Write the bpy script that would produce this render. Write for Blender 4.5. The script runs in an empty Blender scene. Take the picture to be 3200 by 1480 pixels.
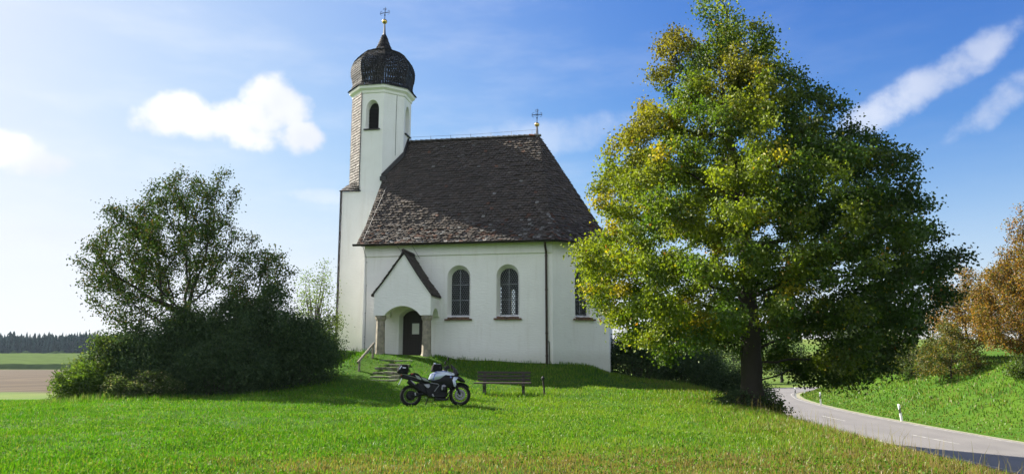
import bpy, bmesh, math, random
import numpy as np
from mathutils import Vector, Matrix, kdtree
R = math.radians
SC = bpy.context.scene
COL = SC.collection

# ------------------------------------------------------------------ camera, sky, sun, exposure
EYE = 1.6
cam_d = bpy.data.cameras.new('camera')
cam_d.sensor_width = 36.0
cam_d.lens = 36.0 * 2350.0 / 3200.0
cam_d.clip_start = 0.1
cam_d.clip_end = 9000.0
cam = bpy.data.objects.new('camera', cam_d)
cam.location = (0, 0, EYE)
cam.rotation_euler = (R(90 + 9.0), 0, 0)
COL.objects.link(cam)
SC.camera = cam

SUN_AZ, SUN_EL = R(-62.5), R(35.0)
SUN_DIR = Vector((math.sin(SUN_AZ) * math.cos(SUN_EL), math.cos(SUN_AZ) * math.cos(SUN_EL), math.sin(SUN_EL)))
sun_d = bpy.data.lights.new('sun', 'SUN')
sun_d.energy = 5.0
sun_d.angle = R(0.5)
sun_d.color = (1.0, 0.93, 0.80)
sun = bpy.data.objects.new('sun', sun_d)
sun.rotation_euler = SUN_DIR.to_track_quat('Z', 'Y').to_euler()
COL.objects.link(sun)

SC.view_settings.view_transform = 'Standard'
SC.view_settings.look = 'None'
SC.view_settings.exposure = 1.55
SC.view_settings.gamma = 1.0


class NT:
    """short node-tree writer"""
    def __init__(s, tree):
        s.t = tree
    def n(s, kind, **kw):
        nd = s.t.nodes.new(kind)
        for k, v in kw.items():
            if k == 'ins':
                for i, val in v.items():
                    if hasattr(val, 'is_output') or hasattr(val, 'links'):
                        s.t.links.new(val, nd.inputs[i])
                    else:
                        nd.inputs[i].default_value = val
            else:
                setattr(nd, k, v)
        return nd
    def math(s, op, a, b=0.0, c=0.0, clamp=False):
        nd = s.n('ShaderNodeMath', operation=op, use_clamp=clamp)
        for i, v in enumerate((a, b, c)):
            if hasattr(v, 'is_output'):
                s.t.links.new(v, nd.inputs[i])
            else:
                nd.inputs[i].default_value = v
        return nd.outputs[0]
    def mix(s, f, a, b, blend='MIX'):
        nd = s.n('ShaderNodeMix', data_type='RGBA', blend_type=blend)
        for i, v in ((0, f), (6, a), (7, b)):
            if hasattr(v, 'is_output'):
                s.t.links.new(v, nd.inputs[i])
            else:
                nd.inputs[i].default_value = v if i == 0 else (tuple(v) + (1,))[:4]
        return nd.outputs[2]
    def ramp(s, f, stops):
        nd = s.n('ShaderNodeValToRGB')
        el = nd.color_ramp.elements
        while len(el) < len(stops):
            el.new(0.5)
        for e, (p, c) in zip(el, stops):
            e.position = p
            e.color = (tuple(c) + (1,))[:4] if not isinstance(c, (int, float)) else (c, c, c, 1)
        s.t.links.new(f, nd.inputs[0])
        return nd.outputs[0]
    def smooth(s, x, lo, hi):
        nd = s.n('ShaderNodeMapRange', interpolation_type='SMOOTHSTEP', clamp=True)
        s.t.links.new(x, nd.inputs[0])
        nd.inputs[1].default_value = lo
        nd.inputs[2].default_value = hi
        return nd.outputs[0]


def build_world():
    w = bpy.data.worlds.new('World')
    SC.world = w
    w.use_nodes = True
    w.node_tree.nodes.clear()
    g = NT(w.node_tree)
    sky = g.n('ShaderNodeTexSky', sky_type='NISHITA', sun_disc=False)
    sky.sun_elevation = SUN_EL
    sky.sun_rotation = SUN_AZ
    sky.air_density = 1.0
    sky.dust_density = 1.0
    sky.ozone_density = 2.2
    tc = g.n('ShaderNodeTexCoord').outputs['Generated']
    sp = g.n('ShaderNodeSeparateXYZ', ins={0: tc})
    az = g.math('ARCTAN2', sp.outputs[0], sp.outputs[1])
    el = g.math('ARCSINE', sp.outputs[2])
    uv = g.n('ShaderNodeCombineXYZ', ins={0: az, 1: el}).outputs[0]
    n1 = g.n('ShaderNodeTexNoise', ins={'Vector': uv, 'Scale': 20.0, 'Detail': 10.0, 'Roughness': 0.62}).outputs[0]
    n2 = g.n('ShaderNodeTexNoise', ins={'Vector': uv, 'Scale': 5.0, 'Detail': 4.0, 'Roughness': 0.5}).outputs[0]
    total = None
    rear_fill = None
    for (a0, e0, ra, re, rot, amp, soft, dens) in CLOUDS:
        da = g.math('SUBTRACT', az, a0)
        de = g.math('SUBTRACT', el, e0)
        c, s_ = math.cos(rot), math.sin(rot)
        u = g.math('ADD', g.math('MULTIPLY', da, c / ra), g.math('MULTIPLY', de, s_ / ra))
        v = g.math('ADD', g.math('MULTIPLY', da, -s_ / re), g.math('MULTIPLY', de, c / re))
        r2 = g.math('ADD', g.math('MULTIPLY', u, u), g.math('MULTIPLY', v, v))
        f = g.math('SUBTRACT', 1.0, r2)
        f = g.math('ADD', f, g.math('MULTIPLY', g.math('SUBTRACT', n1, 0.5), amp * 2.6))
        f = g.math('ADD', f, g.math('MULTIPLY', g.math('SUBTRACT', n2, 0.5), amp * 0.6))
        f = g.math('MULTIPLY', g.smooth(f, 0.5 - soft, 0.5 + soft), dens)
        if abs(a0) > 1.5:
            rear_fill = f if rear_fill is None else g.math('MAXIMUM', rear_fill, f)
        else:
            total = f if total is None else g.math('MAXIMUM', total, f)
    # thin high cirrus veil, thicker toward the sun side
    stretch = g.n('ShaderNodeMapping', ins={0: uv})
    stretch.inputs['Rotation'].default_value = (0, 0, R(-24))
    stretch.inputs['Scale'].default_value = (3.0, 11.0, 1.0)
    n3 = g.n('ShaderNodeTexNoise', ins={'Vector': stretch.outputs[0], 'Scale': 1.3, 'Detail': 6.0, 'Roughness': 0.6}).outputs[0]
    veil = g.math('MULTIPLY', g.smooth(n3, 0.42, 0.75), 0.22)
    side = g.smooth(az, 0.75, -0.5)
    veil = g.math('MULTIPLY', veil, g.math('ADD', g.math('MULTIPLY', side, 0.9), 0.10))
    hs = g.n('ShaderNodeHueSaturation', ins={'Color': sky.outputs[0], 'Saturation': 1.2, 'Value': 1.0})
    # the bright air round the sun levels off at a pale blue
    sc = g.n('ShaderNodeSeparateColor', ins={0: hs.outputs[0]})
    ch = []
    for i, (top, gain) in enumerate(((3.7, 0.83), (3.9, 0.79), (4.3, 1.03))):
        x = g.math('MULTIPLY', g.math('POWER', g.math('MULTIPLY', sc.outputs[i], 0.249), 1.5), gain / 0.249)
        k = g.math('DIVIDE', x, top)
        ch.append(g.math('DIVIDE', x, g.math('SQRT', g.math('ADD', 1.0, g.math('MULTIPLY', k, k)))))
    soft = g.n('ShaderNodeCombineColor', ins={0: ch[0], 1: ch[1], 2: ch[2]}).outputs[0]
    low = g.math('MULTIPLY', g.smooth(el, 0.30, -0.02), 0.35)
    col = g.mix(low, soft, CLOUD_COL)
    glare = g.math('MULTIPLY', g.smooth(az, 0.30, -0.75), 0.32)     # milky air toward the sun
    col = g.mix(glare, col, (3.75, 3.95, 4.3))
    col = g.mix(veil, col, CLOUD_COL)
    puff = g.mix(g.smooth(n2, 0.34, 0.62), (3.3, 3.5, 3.95), CLOUD_COL)
    col = g.mix(total, col, puff)
    col = g.mix(rear_fill, col, (5.7, 5.9, 6.3))          # unseen bright clouds added behind the viewer to lift the shaded wall
    bg = g.n('ShaderNodeBackground', ins={'Color': col, 'Strength': 0.085})
    out = g.n('ShaderNodeOutputWorld', ins={0: bg.outputs[0]})


CLOUD_COL = (4.35, 4.4, 4.5)
# azimuth, elevation, radii, tilt, noise amount, softness, density (radians)
CLOUDS = [
    (-0.365, 0.283, 0.125, 0.030, -0.10, 0.75, 0.34, 1.0),
    (-0.318, 0.312, 0.055, 0.048, -0.35, 0.70, 0.34, 1.0),
    (-0.440, 0.289, 0.060, 0.030, 0.30, 0.70, 0.34, 1.0),
    (-0.285, 0.277, 0.045, 0.028, -0.10, 0.70, 0.34, 1.0),
    (-0.610, 0.226, 0.055, 0.026, 0.0, 0.75, 0.36, 0.95),
    (-0.575, 0.214, 0.045, 0.022, 0.05, 0.75, 0.36, 0.9),
    (0.515, 0.310, 0.118, 0.024, 0.41, 1.05, 0.70, 0.58),
    (0.588, 0.344, 0.042, 0.020, 0.42, 1.05, 0.70, 0.55),
    (0.610, 0.288, 0.085, 0.020, 0.50, 1.15, 0.70, 0.46),
    (0.0, 0.280, 0.20, 0.030, 0.15, 0.8, 0.6, 0.30),
    (-0.25, 0.205, 0.05, 0.012, 0.0, 0.9, 0.5, 0.35),
    (-0.55, 0.135, 0.22, 0.020, 0.0, 0.9, 0.6, 0.3),
    (2.35, 0.50, 1.0, 0.50, 0.0, 0.5, 0.5, 0.95),  # this and the next: out-of-view clouds added as fill light
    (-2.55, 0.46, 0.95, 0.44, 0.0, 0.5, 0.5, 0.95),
    (-0.345, 0.293, 0.070, 0.030, -0.1, 0.6, 0.34, 1.0),
]
build_world()
SC.cycles.use_denoising = True
SC.cycles.max_bounces = 8
SC.cycles.transparent_max_bounces = 16
SC.cycles.volume_bounces = 1

# ------------------------------------------------------------------ layout
RNG = np.random.default_rng(11)
YAW = R(10.0)
CX, CY = 1.8406, 34.0                       # south-east corner of the nave
E1 = (math.cos(YAW), -math.sin(YAW))
E2 = (math.sin(YAW), math.cos(YAW))
ROAD_Z = -2.2
ROAD = np.array([(20.3, -60), (20.0, -10), (19.7, 15), (19.6, 30), (19.8, 45), (20.9, 58), (23.5, 72), (28.3, 84), (37.0, 92.5), (55, 98), (90, 102), (150, 106)], float)


def sstep(a, b, x):
    t = np.clip((x - a) / (b - a), 0, 1)
    return t * t * (3 - 2 * t)


def catmull(P, n):
    out = []
    for i in range(len(P) - 1):
        p0, p1, p2, p3 = P[max(i - 1, 0)], P[i], P[i + 1], P[min(i + 2, len(P) - 1)]
        for t in np.linspace(0, 1, n, endpoint=False):
            out.append(0.5 * ((2 * p1) + (-p0 + p2) * t + (2 * p0 - 5 * p1 + 4 * p2 - p3) * t * t + (-p0 + 3 * p1 - 3 * p2 + p3) * t ** 3))
    out.append(P[-1])
    return np.array(out)


ROADC = catmull(ROAD, 14)


def road_offset(X, Y):
    """signed distance to the road's centre line, positive on the church's side"""
    X = np.asarray(X, float); Y = np.asarray(Y, float)
    best = np.full(X.shape, 1e9); sign = np.ones(X.shape)
    for a, b in zip(ROADC[:-1], ROADC[1:]):
        dx, dy = b - a
        t = np.clip(((X - a[0]) * dx + (Y - a[1]) * dy) / (dx * dx + dy * dy), 0, 1)
        ex, ey = X - (a[0] + t * dx), Y - (a[1] + t * dy)
        d = np.hypot(ex, ey)
        m = d < best
        best = np.where(m, d, best)
        sign = np.where(m, np.where(dx * (Y - a[1]) - dy * (X - a[0]) >= 0, 1, -1), sign)
    return best * sign


def vnoise(X, Y, seed=0):
    """smooth value noise"""
    xi = np.floor(X).astype(int); yi = np.floor(Y).astype(int)
    fx = X - xi; fy = Y - yi
    fx = fx * fx * (3 - 2 * fx); fy = fy * fy * (3 - 2 * fy)
    def h(a, b):
        v = np.sin(a * 127.1 + b * 311.7 + seed * 74.7) * 43758.5453
        return v - np.floor(v)
    return (h(xi, yi) * (1 - fx) + h(xi + 1, yi) * fx) * (1 - fy) + (h(xi, yi + 1) * (1 - fx) + h(xi + 1, yi + 1) * fx) * fy


def rect_dist(lx, ly, x0, x1, y0, y1):
    dx = np.maximum(np.maximum(x0 - lx, lx - x1), 0)
    dy = np.maximum(np.maximum(y0 - ly, ly - y1), 0)
    return np.hypot(dx, dy)


def ground(X, Y, detail=True):
    X = np.asarray(X, float); Y = np.asarray(Y, float)
    ux, uy = X - CX, Y - CY
    lx = ux * E1[0] + uy * E1[1]
    ly = ux * E2[0] + uy * E2[1]
    d = np.minimum(rect_dist(lx, ly, -11.8, 1.6, 0.0, 7.5), rect_dist(lx, ly, -8.3, -4.9, -1.6, 0))
    hp = 1.52 - 0.055 * (np.clip(lx, -13, 4) + 4.5)
    mound = hp * np.exp(-d / 3.1)
    start = 29 + 19 * sstep(-17, -9, X) - 14 * sstep(2, 8, X)
    right = sstep(0.0, 0.28, X / np.maximum(Y, 20))
    zl = -4.2 + 5.4 * sstep(330, 500, Y)
    zr = -2.2 + 9.5 * sstep(110, 260, Y)
    zf = zl * (1 - right) + zr * right
    z = zf * sstep(0, 1, (Y - start) / 42.0) + mound
    z = z - 0.30 * sstep(13, 21, -X) * sstep(13, 27, Y) * (1 - sstep(30, 45, Y))
    z = z - 2.2 * sstep(22, 60, -X) * (1 - sstep(30, 70, Y))
    s = road_offset(X, Y)
    near = 1 - sstep(100, 150, Y)
    st = 13.9 - 0.075 * (np.clip(Y, 5, 40) - 10)
    tb = sstep(0, 1, (st - s) / 6.0) * (s >= 0)
    z = np.where(s >= 0, z * (1 - tb) + (ROAD_Z - 0.06) * tb, z)
    o = np.maximum(-s - 3.5, 0)
    bank = ROAD_Z - 0.06 + 3.4 * sstep(-1.0, 9.5, o) - 3.4 * sstep(-1.0, 9.5, 0 * o) + 0.10 * np.maximum(o - 6, 0)
    bank = np.minimum(bank, 4.5) * near + (1 - near) * zr
    z = np.where(s < 0, bank, z)
    if detail:
        k = sstep(3.6, 5.5, np.abs(s)) * (1 - sstep(60, 90, Y))
        z = z + k * (0.10 * (vnoise(X * .45, Y * .45, 1) - .5) + 0.05 * (vnoise(X * 1.6, Y * 1.6, 2) - .5))
    return z


def gz(x, y):
    return float(ground(np.array([x]), np.array([y]))[0])


def chl(x, y, z=0.0):
    """church-local to world"""
    return Vector((CX + E1[0] * x + E2[0] * y, CY + E1[1] * x + E2[1] * y, z))


# ------------------------------------------------------------------ helpers
class MB:
    """collects shapes into one mesh"""
    def __init__(s):
        s.v, s.f, s.c = [], [], []
    def add(s, verts, faces, col=None):
        o = len(s.v)
        s.v.extend([tuple(p) for p in verts])
        s.f.extend([tuple(i + o for i in f) for f in faces])
        s.c.extend([col or (1, 1, 1)] * len(verts))
    def box(s, c, size, M=None, bev=0.0):
        hx, hy, hz = size[0] / 2, size[1] / 2, size[2] / 2
        if bev <= 0:
            vs = [Vector((x * hx, y * hy, z * hz)) for x in (-1, 1) for y in (-1, 1) for z in (-1, 1)]
            fs = [(0, 1, 3, 2), (4, 6, 7, 5), (0, 4, 5, 1), (2, 3, 7, 6), (0, 2, 6, 4), (1, 5, 7, 3)]
        else:
            bm = bmesh.new()
            bmesh.ops.create_cube(bm, size=1.0)
            bmesh.ops.scale(bm, vec=size, verts=bm.verts)
            bmesh.ops.bevel(bm, geom=bm.edges[:], offset=bev, segments=2, affect='EDGES', profile=0.6)
            bm.verts.index_update()
            vs = [v.co.copy() for v in bm.verts]
            fs = [tuple(v.index for v in f.verts) for f in bm.faces]
            bm.free()
        if M is not None:
            vs = [M @ v for v in vs]
        c = Vector(c)
        s.add([v + c for v in vs], fs)
    def tube(s, pts, rad, n=8, cap=True):
        pts = [Vector(p) for p in pts]
        if not hasattr(rad, '__len__'):
            rad = [rad] * len(pts)
        vs, fs = [], []
        up = None
        for i, p in enumerate(pts):
            d = (pts[min(i + 1, len(pts) - 1)] - pts[max(i - 1, 0)]).normalized()
            if up is None:
                up = d.orthogonal().normalized()
            else:
                up = (up - d * up.dot(d))
                up = up.normalized() if up.length > 1e-6 else d.orthogonal().normalized()
            w = d.cross(up)
            for k in range(n):
                a = 2 * math.pi * k / n
                vs.append(p + (up * math.cos(a) + w * math.sin(a)) * rad[i])
        for i in range(len(pts) - 1):
            for k in range(n):
                a, b = i * n + k, i * n + (k + 1) % n
                fs.append((a, b, b + n, a + n))
        if cap:
            fs.append(tuple(reversed(range(n))))
            fs.append(tuple(range((len(pts) - 1) * n, len(pts) * n)))
        s.add(vs, fs)
    def lathe(s, prof, n=24, c=(0, 0, 0), M=None, phase=0.0, close=True):
        vs, fs = [], []
        for (r, z) in prof:
            for k in range(n):
                a = phase + 2 * math.pi * k / n
                v = Vector((r * math.cos(a), r * math.sin(a), z))
                vs.append((M @ v if M is not None else v) + Vector(c))
        for i in range(len(prof) - 1):
            for k in range(n):
                a, b = i * n + k, i * n + (k + 1) % n
                fs.append((a, b, b + n, a + n))
        if close:
            fs.append(tuple(reversed(range(n))))
            fs.append(tuple(range((len(prof) - 1) * n, len(prof) * n)))
        s.add(vs, fs)
    def prism(s, poly, fn, d0, d1):
        """poly of (a, b); fn(a, b, d) -> point; extruded from d0 to d1"""
        n = len(poly)
        vs = [fn(a, b, d0) for a, b in poly] + [fn(a, b, d1) for a, b in poly]
        fs = [tuple(range(n)), tuple(reversed(range(n, 2 * n)))]
        fs += [(i, (i + 1) % n, n + (i + 1) % n, n + i) for i in range(n)]
        s.add(vs, fs)
    def pillow(s, poly, w, inset=0.78, y0=0.0):
        """side outline (x, z) swollen to half-width w about y0"""
        n = len(poly)
        cx = sum(p[0] for p in poly) / n
        cz = sum(p[1] for p in poly) / n
        vs = []
        lay = [(-1.0, inset), (-0.8, 0.93), (-0.5, 1.0), (0.5, 1.0), (0.8, 0.93), (1.0, inset)]
        for yy, k in lay:
            vs += [(cx + (x - cx) * k, y0 + yy * w, cz + (z - cz) * k) for x, z in poly]
        fs = [tuple(range(n)), tuple(reversed(range(5 * n, 6 * n)))]
        for l in range(5):
            fs += [(l * n + i, l * n + (i + 1) % n, (l + 1) * n + (i + 1) % n, (l + 1) * n + i) for i in range(n)]
        s.add(vs, fs)
    def build(s, name, mat, parent=None, smooth=False, angle=None, colors=False):
        me = bpy.data.meshes.new(name)
        me.from_pydata(s.v, [], s.f)
        bm = bmesh.new()
        bm.from_mesh(me)
        bmesh.ops.recalc_face_normals(bm, faces=bm.faces)
        bm.to_mesh(me)
        bm.free()
        if colors:
            at = me.attributes.new('tint', 'FLOAT_COLOR', 'POINT')
            arr = np.ones((len(s.v), 4), np.float32)
            arr[:, :3] = np.array(s.c, np.float32)
            at.data.foreach_set('color', arr.ravel())
        if smooth:
            me.shade_smooth()
            if angle:
                me.set_sharp_from_angle(angle=angle)
        me.materials.append(mat)
        return link(name, me, parent)


def link(name, me, parent=None):
    o = bpy.data.objects.new(name, me)
    COL.objects.link(o)
    if parent is not None:
        o.parent = parent
    return o


def np_mesh(name, V, F, mat, parent=None, tint=None, smooth=False):
    """V (n,3); F list of (m,k) index arrays"""
    me = bpy.data.meshes.new(name)
    me.vertices.add(len(V))
    me.vertices.foreach_set('co', np.asarray(V, np.float32).ravel())
    loops = np.concatenate([f.ravel() for f in F]).astype(np.int32)
    tot = np.concatenate([np.full(len(f), f.shape[1], np.int32) for f in F])
    start = np.concatenate([[0], np.cumsum(tot)[:-1]]).astype(np.int32)
    me.loops.add(len(loops))
    me.loops.foreach_set('vertex_index', loops)
    me.polygons.add(len(tot))
    me.polygons.foreach_set('loop_start', start)
    me.polygons.foreach_set('loop_total', tot)
    me.update(calc_edges=True)
    if tint is not None:
        at = me.attributes.new('tint', 'FLOAT_COLOR', 'POINT')
        arr = np.ones((len(V), 4), np.float32)
        arr[:, :3] = tint
        at.data.foreach_set('color', arr.ravel())
    if smooth:
        me.shade_smooth()
    me.materials.append(mat)
    return link(name, me, parent)


def thing(name, label, cat, loc=(0, 0, 0), rz=0.0, group=None):
    o = bpy.data.objects.new(name, None)
    o.empty_display_size = 0.3
    COL.objects.link(o)
    o.location = loc
    o.rotation_euler = (0, 0, rz)
    return tag(o, label, cat, group)


def tag(o, label, cat, group=None, kind=None):
    o['label'] = label
    o['category'] = cat
    if group:
        o['group'] = group
    if kind:
        o['kind'] = kind
    return o


def structure(o):
    o['kind'] = 'structure'
    return o


# ------------------------------------------------------------------ materials
def mat(name, col, rough=0.6, metal=0.0, noise=0.0, scale=8.0, bump=0.0, bscale=40.0, col2=None, spec=0.5, coat=0.0):
    m = bpy.data.materials.new(name)
    m.use_nodes = True
    g = NT(m.node_tree)
    b = m.node_tree.nodes['Principled BSDF']
    b.inputs['Roughness'].default_value = rough
    b.inputs['Metallic'].default_value = metal
    b.inputs['Specular IOR Level'].default_value = spec
    b.inputs['Coat Weight'].default_value = coat
    tc = g.n('ShaderNodeTexCoord').outputs['Object']
    if noise > 0:
        n = g.n('ShaderNodeTexNoise', ins={'Vector': tc, 'Scale': scale, 'Detail': 6.0, 'Roughness': 0.6}).outputs[0]
        c2 = col2 or tuple(c * (1 - noise) for c in col)
        f = g.smooth(n, 0.35, 0.65)
        m.node_tree.links.new(g.mix(f, col, c2), b.inputs['Base Color'])
    else:
        b.inputs['Base Color'].default_value = (*col, 1)
    if bump > 0:
        n = g.n('ShaderNodeTexNoise', ins={'Vector': tc, 'Scale': bscale, 'Detail': 4.0}).outputs[0]
        bp = g.n('ShaderNodeBump', ins={'Height': n, 'Strength': bump, 'Distance': 0.02})
        m.node_tree.links.new(bp.outputs[0], b.inputs['Normal'])
    return m


def tint_mat(name, rough=0.75, bump=0.3, noise=0.35, scale=30.0):
    """per-piece colour from the mesh's own tint attribute"""
    m = bpy.data.materials.new(name)
    m.use_nodes = True
    g = NT(m.node_tree)
    b = m.node_tree.nodes['Principled BSDF']
    at = g.n('ShaderNodeAttribute', attribute_name='tint').outputs['Color']
    tc = g.n('ShaderNodeTexCoord').outputs['Object']
    n = g.n('ShaderNodeTexNoise', ins={'Vector': tc, 'Scale': scale, 'Detail': 5.0, 'Roughness': 0.65}).outputs[0]
    k = g.ramp(n, [(0.3, 1 - noise), (0.7, 1 + 0.0)])
    m.node_tree.links.new(g.mix(1.0, at, k, 'MULTIPLY'), b.inputs['Base Color'])
    b.inputs['Roughness'].default_value = rough
    b.inputs['Specular IOR Level'].default_value = 0.3
    bp = g.n('ShaderNodeBump', ins={'Height': n, 'Strength': bump, 'Distance': 0.01})
    m.node_tree.links.new(bp.outputs[0], b.inputs['Normal'])
    return m


def leaf_mat(name, trans=0.45, gloss=0.06, tgain=(1.5, 1.5, 0.8), grough=0.5):
    m = bpy.data.materials.new(name)
    m.use_nodes = True
    nt = m.node_tree
    nt.nodes.clear()
    g = NT(nt)
    at = g.n('ShaderNodeAttribute', attribute_name='tint').outputs['Color']
    tcol = g.mix(1.0, at, tgain, 'MULTIPLY')
    d = g.n('ShaderNodeBsdfDiffuse', ins={0: at})
    t = g.n('ShaderNodeBsdfTranslucent', ins={0: tcol})
    mx = g.n('ShaderNodeMixShader', ins={0: trans, 1: d.outputs[0], 2: t.outputs[0]})
    gl = g.n('ShaderNodeBsdfGlossy', ins={'Color': (1, 1, 1, 1), 'Roughness': grough})
    mx2 = g.n('ShaderNodeMixShader', ins={0: gloss, 1: mx.outputs[0], 2: gl.outputs[0]})
    g.n('ShaderNodeOutputMaterial', ins={0: mx2.outputs[0]})
    return m


def plaster_mat():
    m = bpy.data.materials.new('whitewashed_plaster')
    m.use_nodes = True
    g = NT(m.node_tree)
    b = m.node_tree.nodes['Principled BSDF']
    tc = g.n('ShaderNodeTexCoord').outputs['Object']
    big = g.n('ShaderNodeTexNoise', ins={'Vector': tc, 'Scale': 0.7, 'Detail': 6.0, 'Roughness': 0.65}).outputs[0]
    mp = g.n('ShaderNodeMapping', ins={0: tc})
    mp.inputs['Scale'].default_value = (3.0, 3.0, 0.35)
    streak = g.n('ShaderNodeTexNoise', ins={'Vector': mp.outputs[0], 'Scale': 1.6, 'Detail': 7.0}).outputs[0]
    z = g.n('ShaderNodeSeparateXYZ', ins={0: tc}).outputs[2]
    c = g.mix(g.smooth(big, 0.3, 0.75), (0.85, 0.835, 0.815), (0.79, 0.775, 0.755))
    c = g.mix(g.math('MULTIPLY', g.smooth(streak, 0.50, 0.72), 0.24), c, (0.66, 0.62, 0.57))
    zz = g.math('ADD', z, g.math('MULTIPLY', big, 0.9))
    splash = g.math('MULTIPLY', g.smooth(zz, 2.45, 1.75), 0.5)
    c = g.mix(splash, c, (0.50, 0.48, 0.42))
    m.node_tree.links.new(c, b.inputs['Base Color'])
    b.inputs['Roughness'].default_value = 0.9
    b.inputs['Specular IOR Level'].default_value = 0.2
    mp2 = g.n('ShaderNodeMapping', ins={0: tc})
    mp2.inputs['Scale'].default_value = (1.0, 1.0, 3.2)
    f1 = g.n('ShaderNodeTexNoise', ins={'Vector': mp2.outputs[0], 'Scale': 4.5, 'Detail': 3.0}).outputs[0]
    f2 = g.n('ShaderNodeTexNoise', ins={'Vector': tc, 'Scale': 60.0, 'Detail': 3.0}).outputs[0]
    h = g.math('ADD', f1, g.math('MULTIPLY', f2, 0.25))
    bp = g.n('ShaderNodeBump', ins={'Height': h, 'Strength': 0.5, 'Distance': 0.03})
    m.node_tree.links.new(bp.outputs[0], b.inputs['Normal'])
    return m


def ground_mat():
    m = bpy.data.materials.new('meadow_ground')
    m.use_nodes = True
    g = NT(m.node_tree)
    b = m.node_tree.nodes['Principled BSDF']
    tc = g.n('ShaderNodeTexCoord').outputs['Object']
    s = g.n('ShaderNodeSeparateXYZ', ins={0: tc})
    X, Y = s.outputs[0], s.outputs[1]
    n1 = g.n('ShaderNodeTexNoise', ins={'Vector': tc, 'Scale': 0.5, 'Detail': 5.0}).outputs[0]
    n2 = g.n('ShaderNodeTexNoise', ins={'Vector': tc, 'Scale': 9.0, 'Detail': 6.0, 'Roughness': 0.7}).outputs[0]
    n3 = g.n('ShaderNodeTexNoise', ins={'Vector': tc, 'Scale': 0.045, 'Detail': 5.0}).outputs[0]
    grass = g.mix(g.smooth(n1, 0.35, 0.65), (0.036, 0.098, 0.007), (0.056, 0.120, 0.008))
    grass = g.mix(g.math('MULTIPLY', g.smooth(n2, 0.45, 0.75), 0.5), grass, (0.10, 0.11, 0.03))
    far = g.mix(g.smooth(n3, 0.4, 0.6), (0.085, 0.14, 0.022), (0.12, 0.16, 0.033))
    c = g.mix(g.smooth(Y, 55.0, 110.0), grass, far)
    # the ploughed field below the hill, with the curved tracks of the harrow
    wob = g.math('ADD', Y, g.math('MULTIPLY', g.math('SUBTRACT', n3, 0.5), 14.0))
    fld = g.math('MULTIPLY', g.smooth(wob, 118.0, 128.0), g.smooth(wob, 338.0, 330.0))
    fld = g.math('MULTIPLY', fld, g.smooth(X, -22.0, -30.0))
    cx = g.math('SUBTRACT', X, -118.0)
    cy = g.math('SUBTRACT', Y, 205.0)
    rr = g.math('SQRT', g.math('ADD', g.math('MULTIPLY', cx, cx), g.math('MULTIPLY', g.math('MULTIPLY', cy, cy), 0.25)))
    tr = g.n('ShaderNodeTexNoise', noise_dimensions='1D', ins={'W': g.math('MULTIPLY', rr, 0.16), 'Scale': 1.0, 'Detail': 4.0}).outputs[0]
    soil = g.mix(g.smooth(tr, 0.35, 0.65), (0.056, 0.040, 0.025), (0.092, 0.067, 0.043))
    c = g.mix(fld, c, soil)
    m.node_tree.links.new(c, b.inputs['Base Color'])
    b.inputs['Roughness'].default_value = 0.95
    b.inputs['Specular IOR Level'].default_value = 0.1
    bp = g.n('ShaderNodeBump', ins={'Height': n2, 'Strength': 0.6, 'Distance': 0.08})
    m.node_tree.links.new(bp.outputs[0], b.inputs['Normal'])
    return m


def road_mat():
    m = bpy.data.materials.new('worn_asphalt')
    m.use_nodes = True
    g = NT(m.node_tree)
    b = m.node_tree.nodes['Principled BSDF']
    tc = g.n('ShaderNodeTexCoord').outputs['Object']
    n1 = g.n('ShaderNodeTexNoise', ins={'Vector': tc, 'Scale': 90.0, 'Detail': 3.0}).outputs[0]
    n2 = g.n('ShaderNodeTexNoise', ins={'Vector': tc, 'Scale': 0.35, 'Detail': 5.0}).outputs[0]
    off = g.n('ShaderNodeAttribute', attribute_name='tint').outputs['Color']
    o = g.n('ShaderNodeSeparateColor', ins={0: off}).outputs[0]
    wv = g.math('ABSOLUTE', g.math('SUBTRACT', g.math('ABSOLUTE', g.math('SUBTRACT', o, 0.5)), 0.25))
    track = g.math('MULTIPLY', g.smooth(wv, 0.13, 0.02), 0.35)
    c = g.mix(g.smooth(n2, 0.3, 0.7), (0.165, 0.155, 0.150), (0.195, 0.183, 0.175))
    c = g.mix(track, c, (0.215, 0.203, 0.193))
    c = g.mix(g.math('MULTIPLY', g.smooth(n1, 0.4, 0.7), 0.3), c, (0.09, 0.09, 0.09))
    m.node_tree.links.new(c, b.inputs['Base Color'])
    b.inputs['Roughness'].default_value = 0.7
    b.inputs['Specular IOR Level'].default_value = 0.35
    bp = g.n('ShaderNodeBump', ins={'Height': n1, 'Strength': 0.3, 'Distance': 0.01})
    m.node_tree.links.new(bp.outputs[0], b.inputs['Normal'])
    return m


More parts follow.
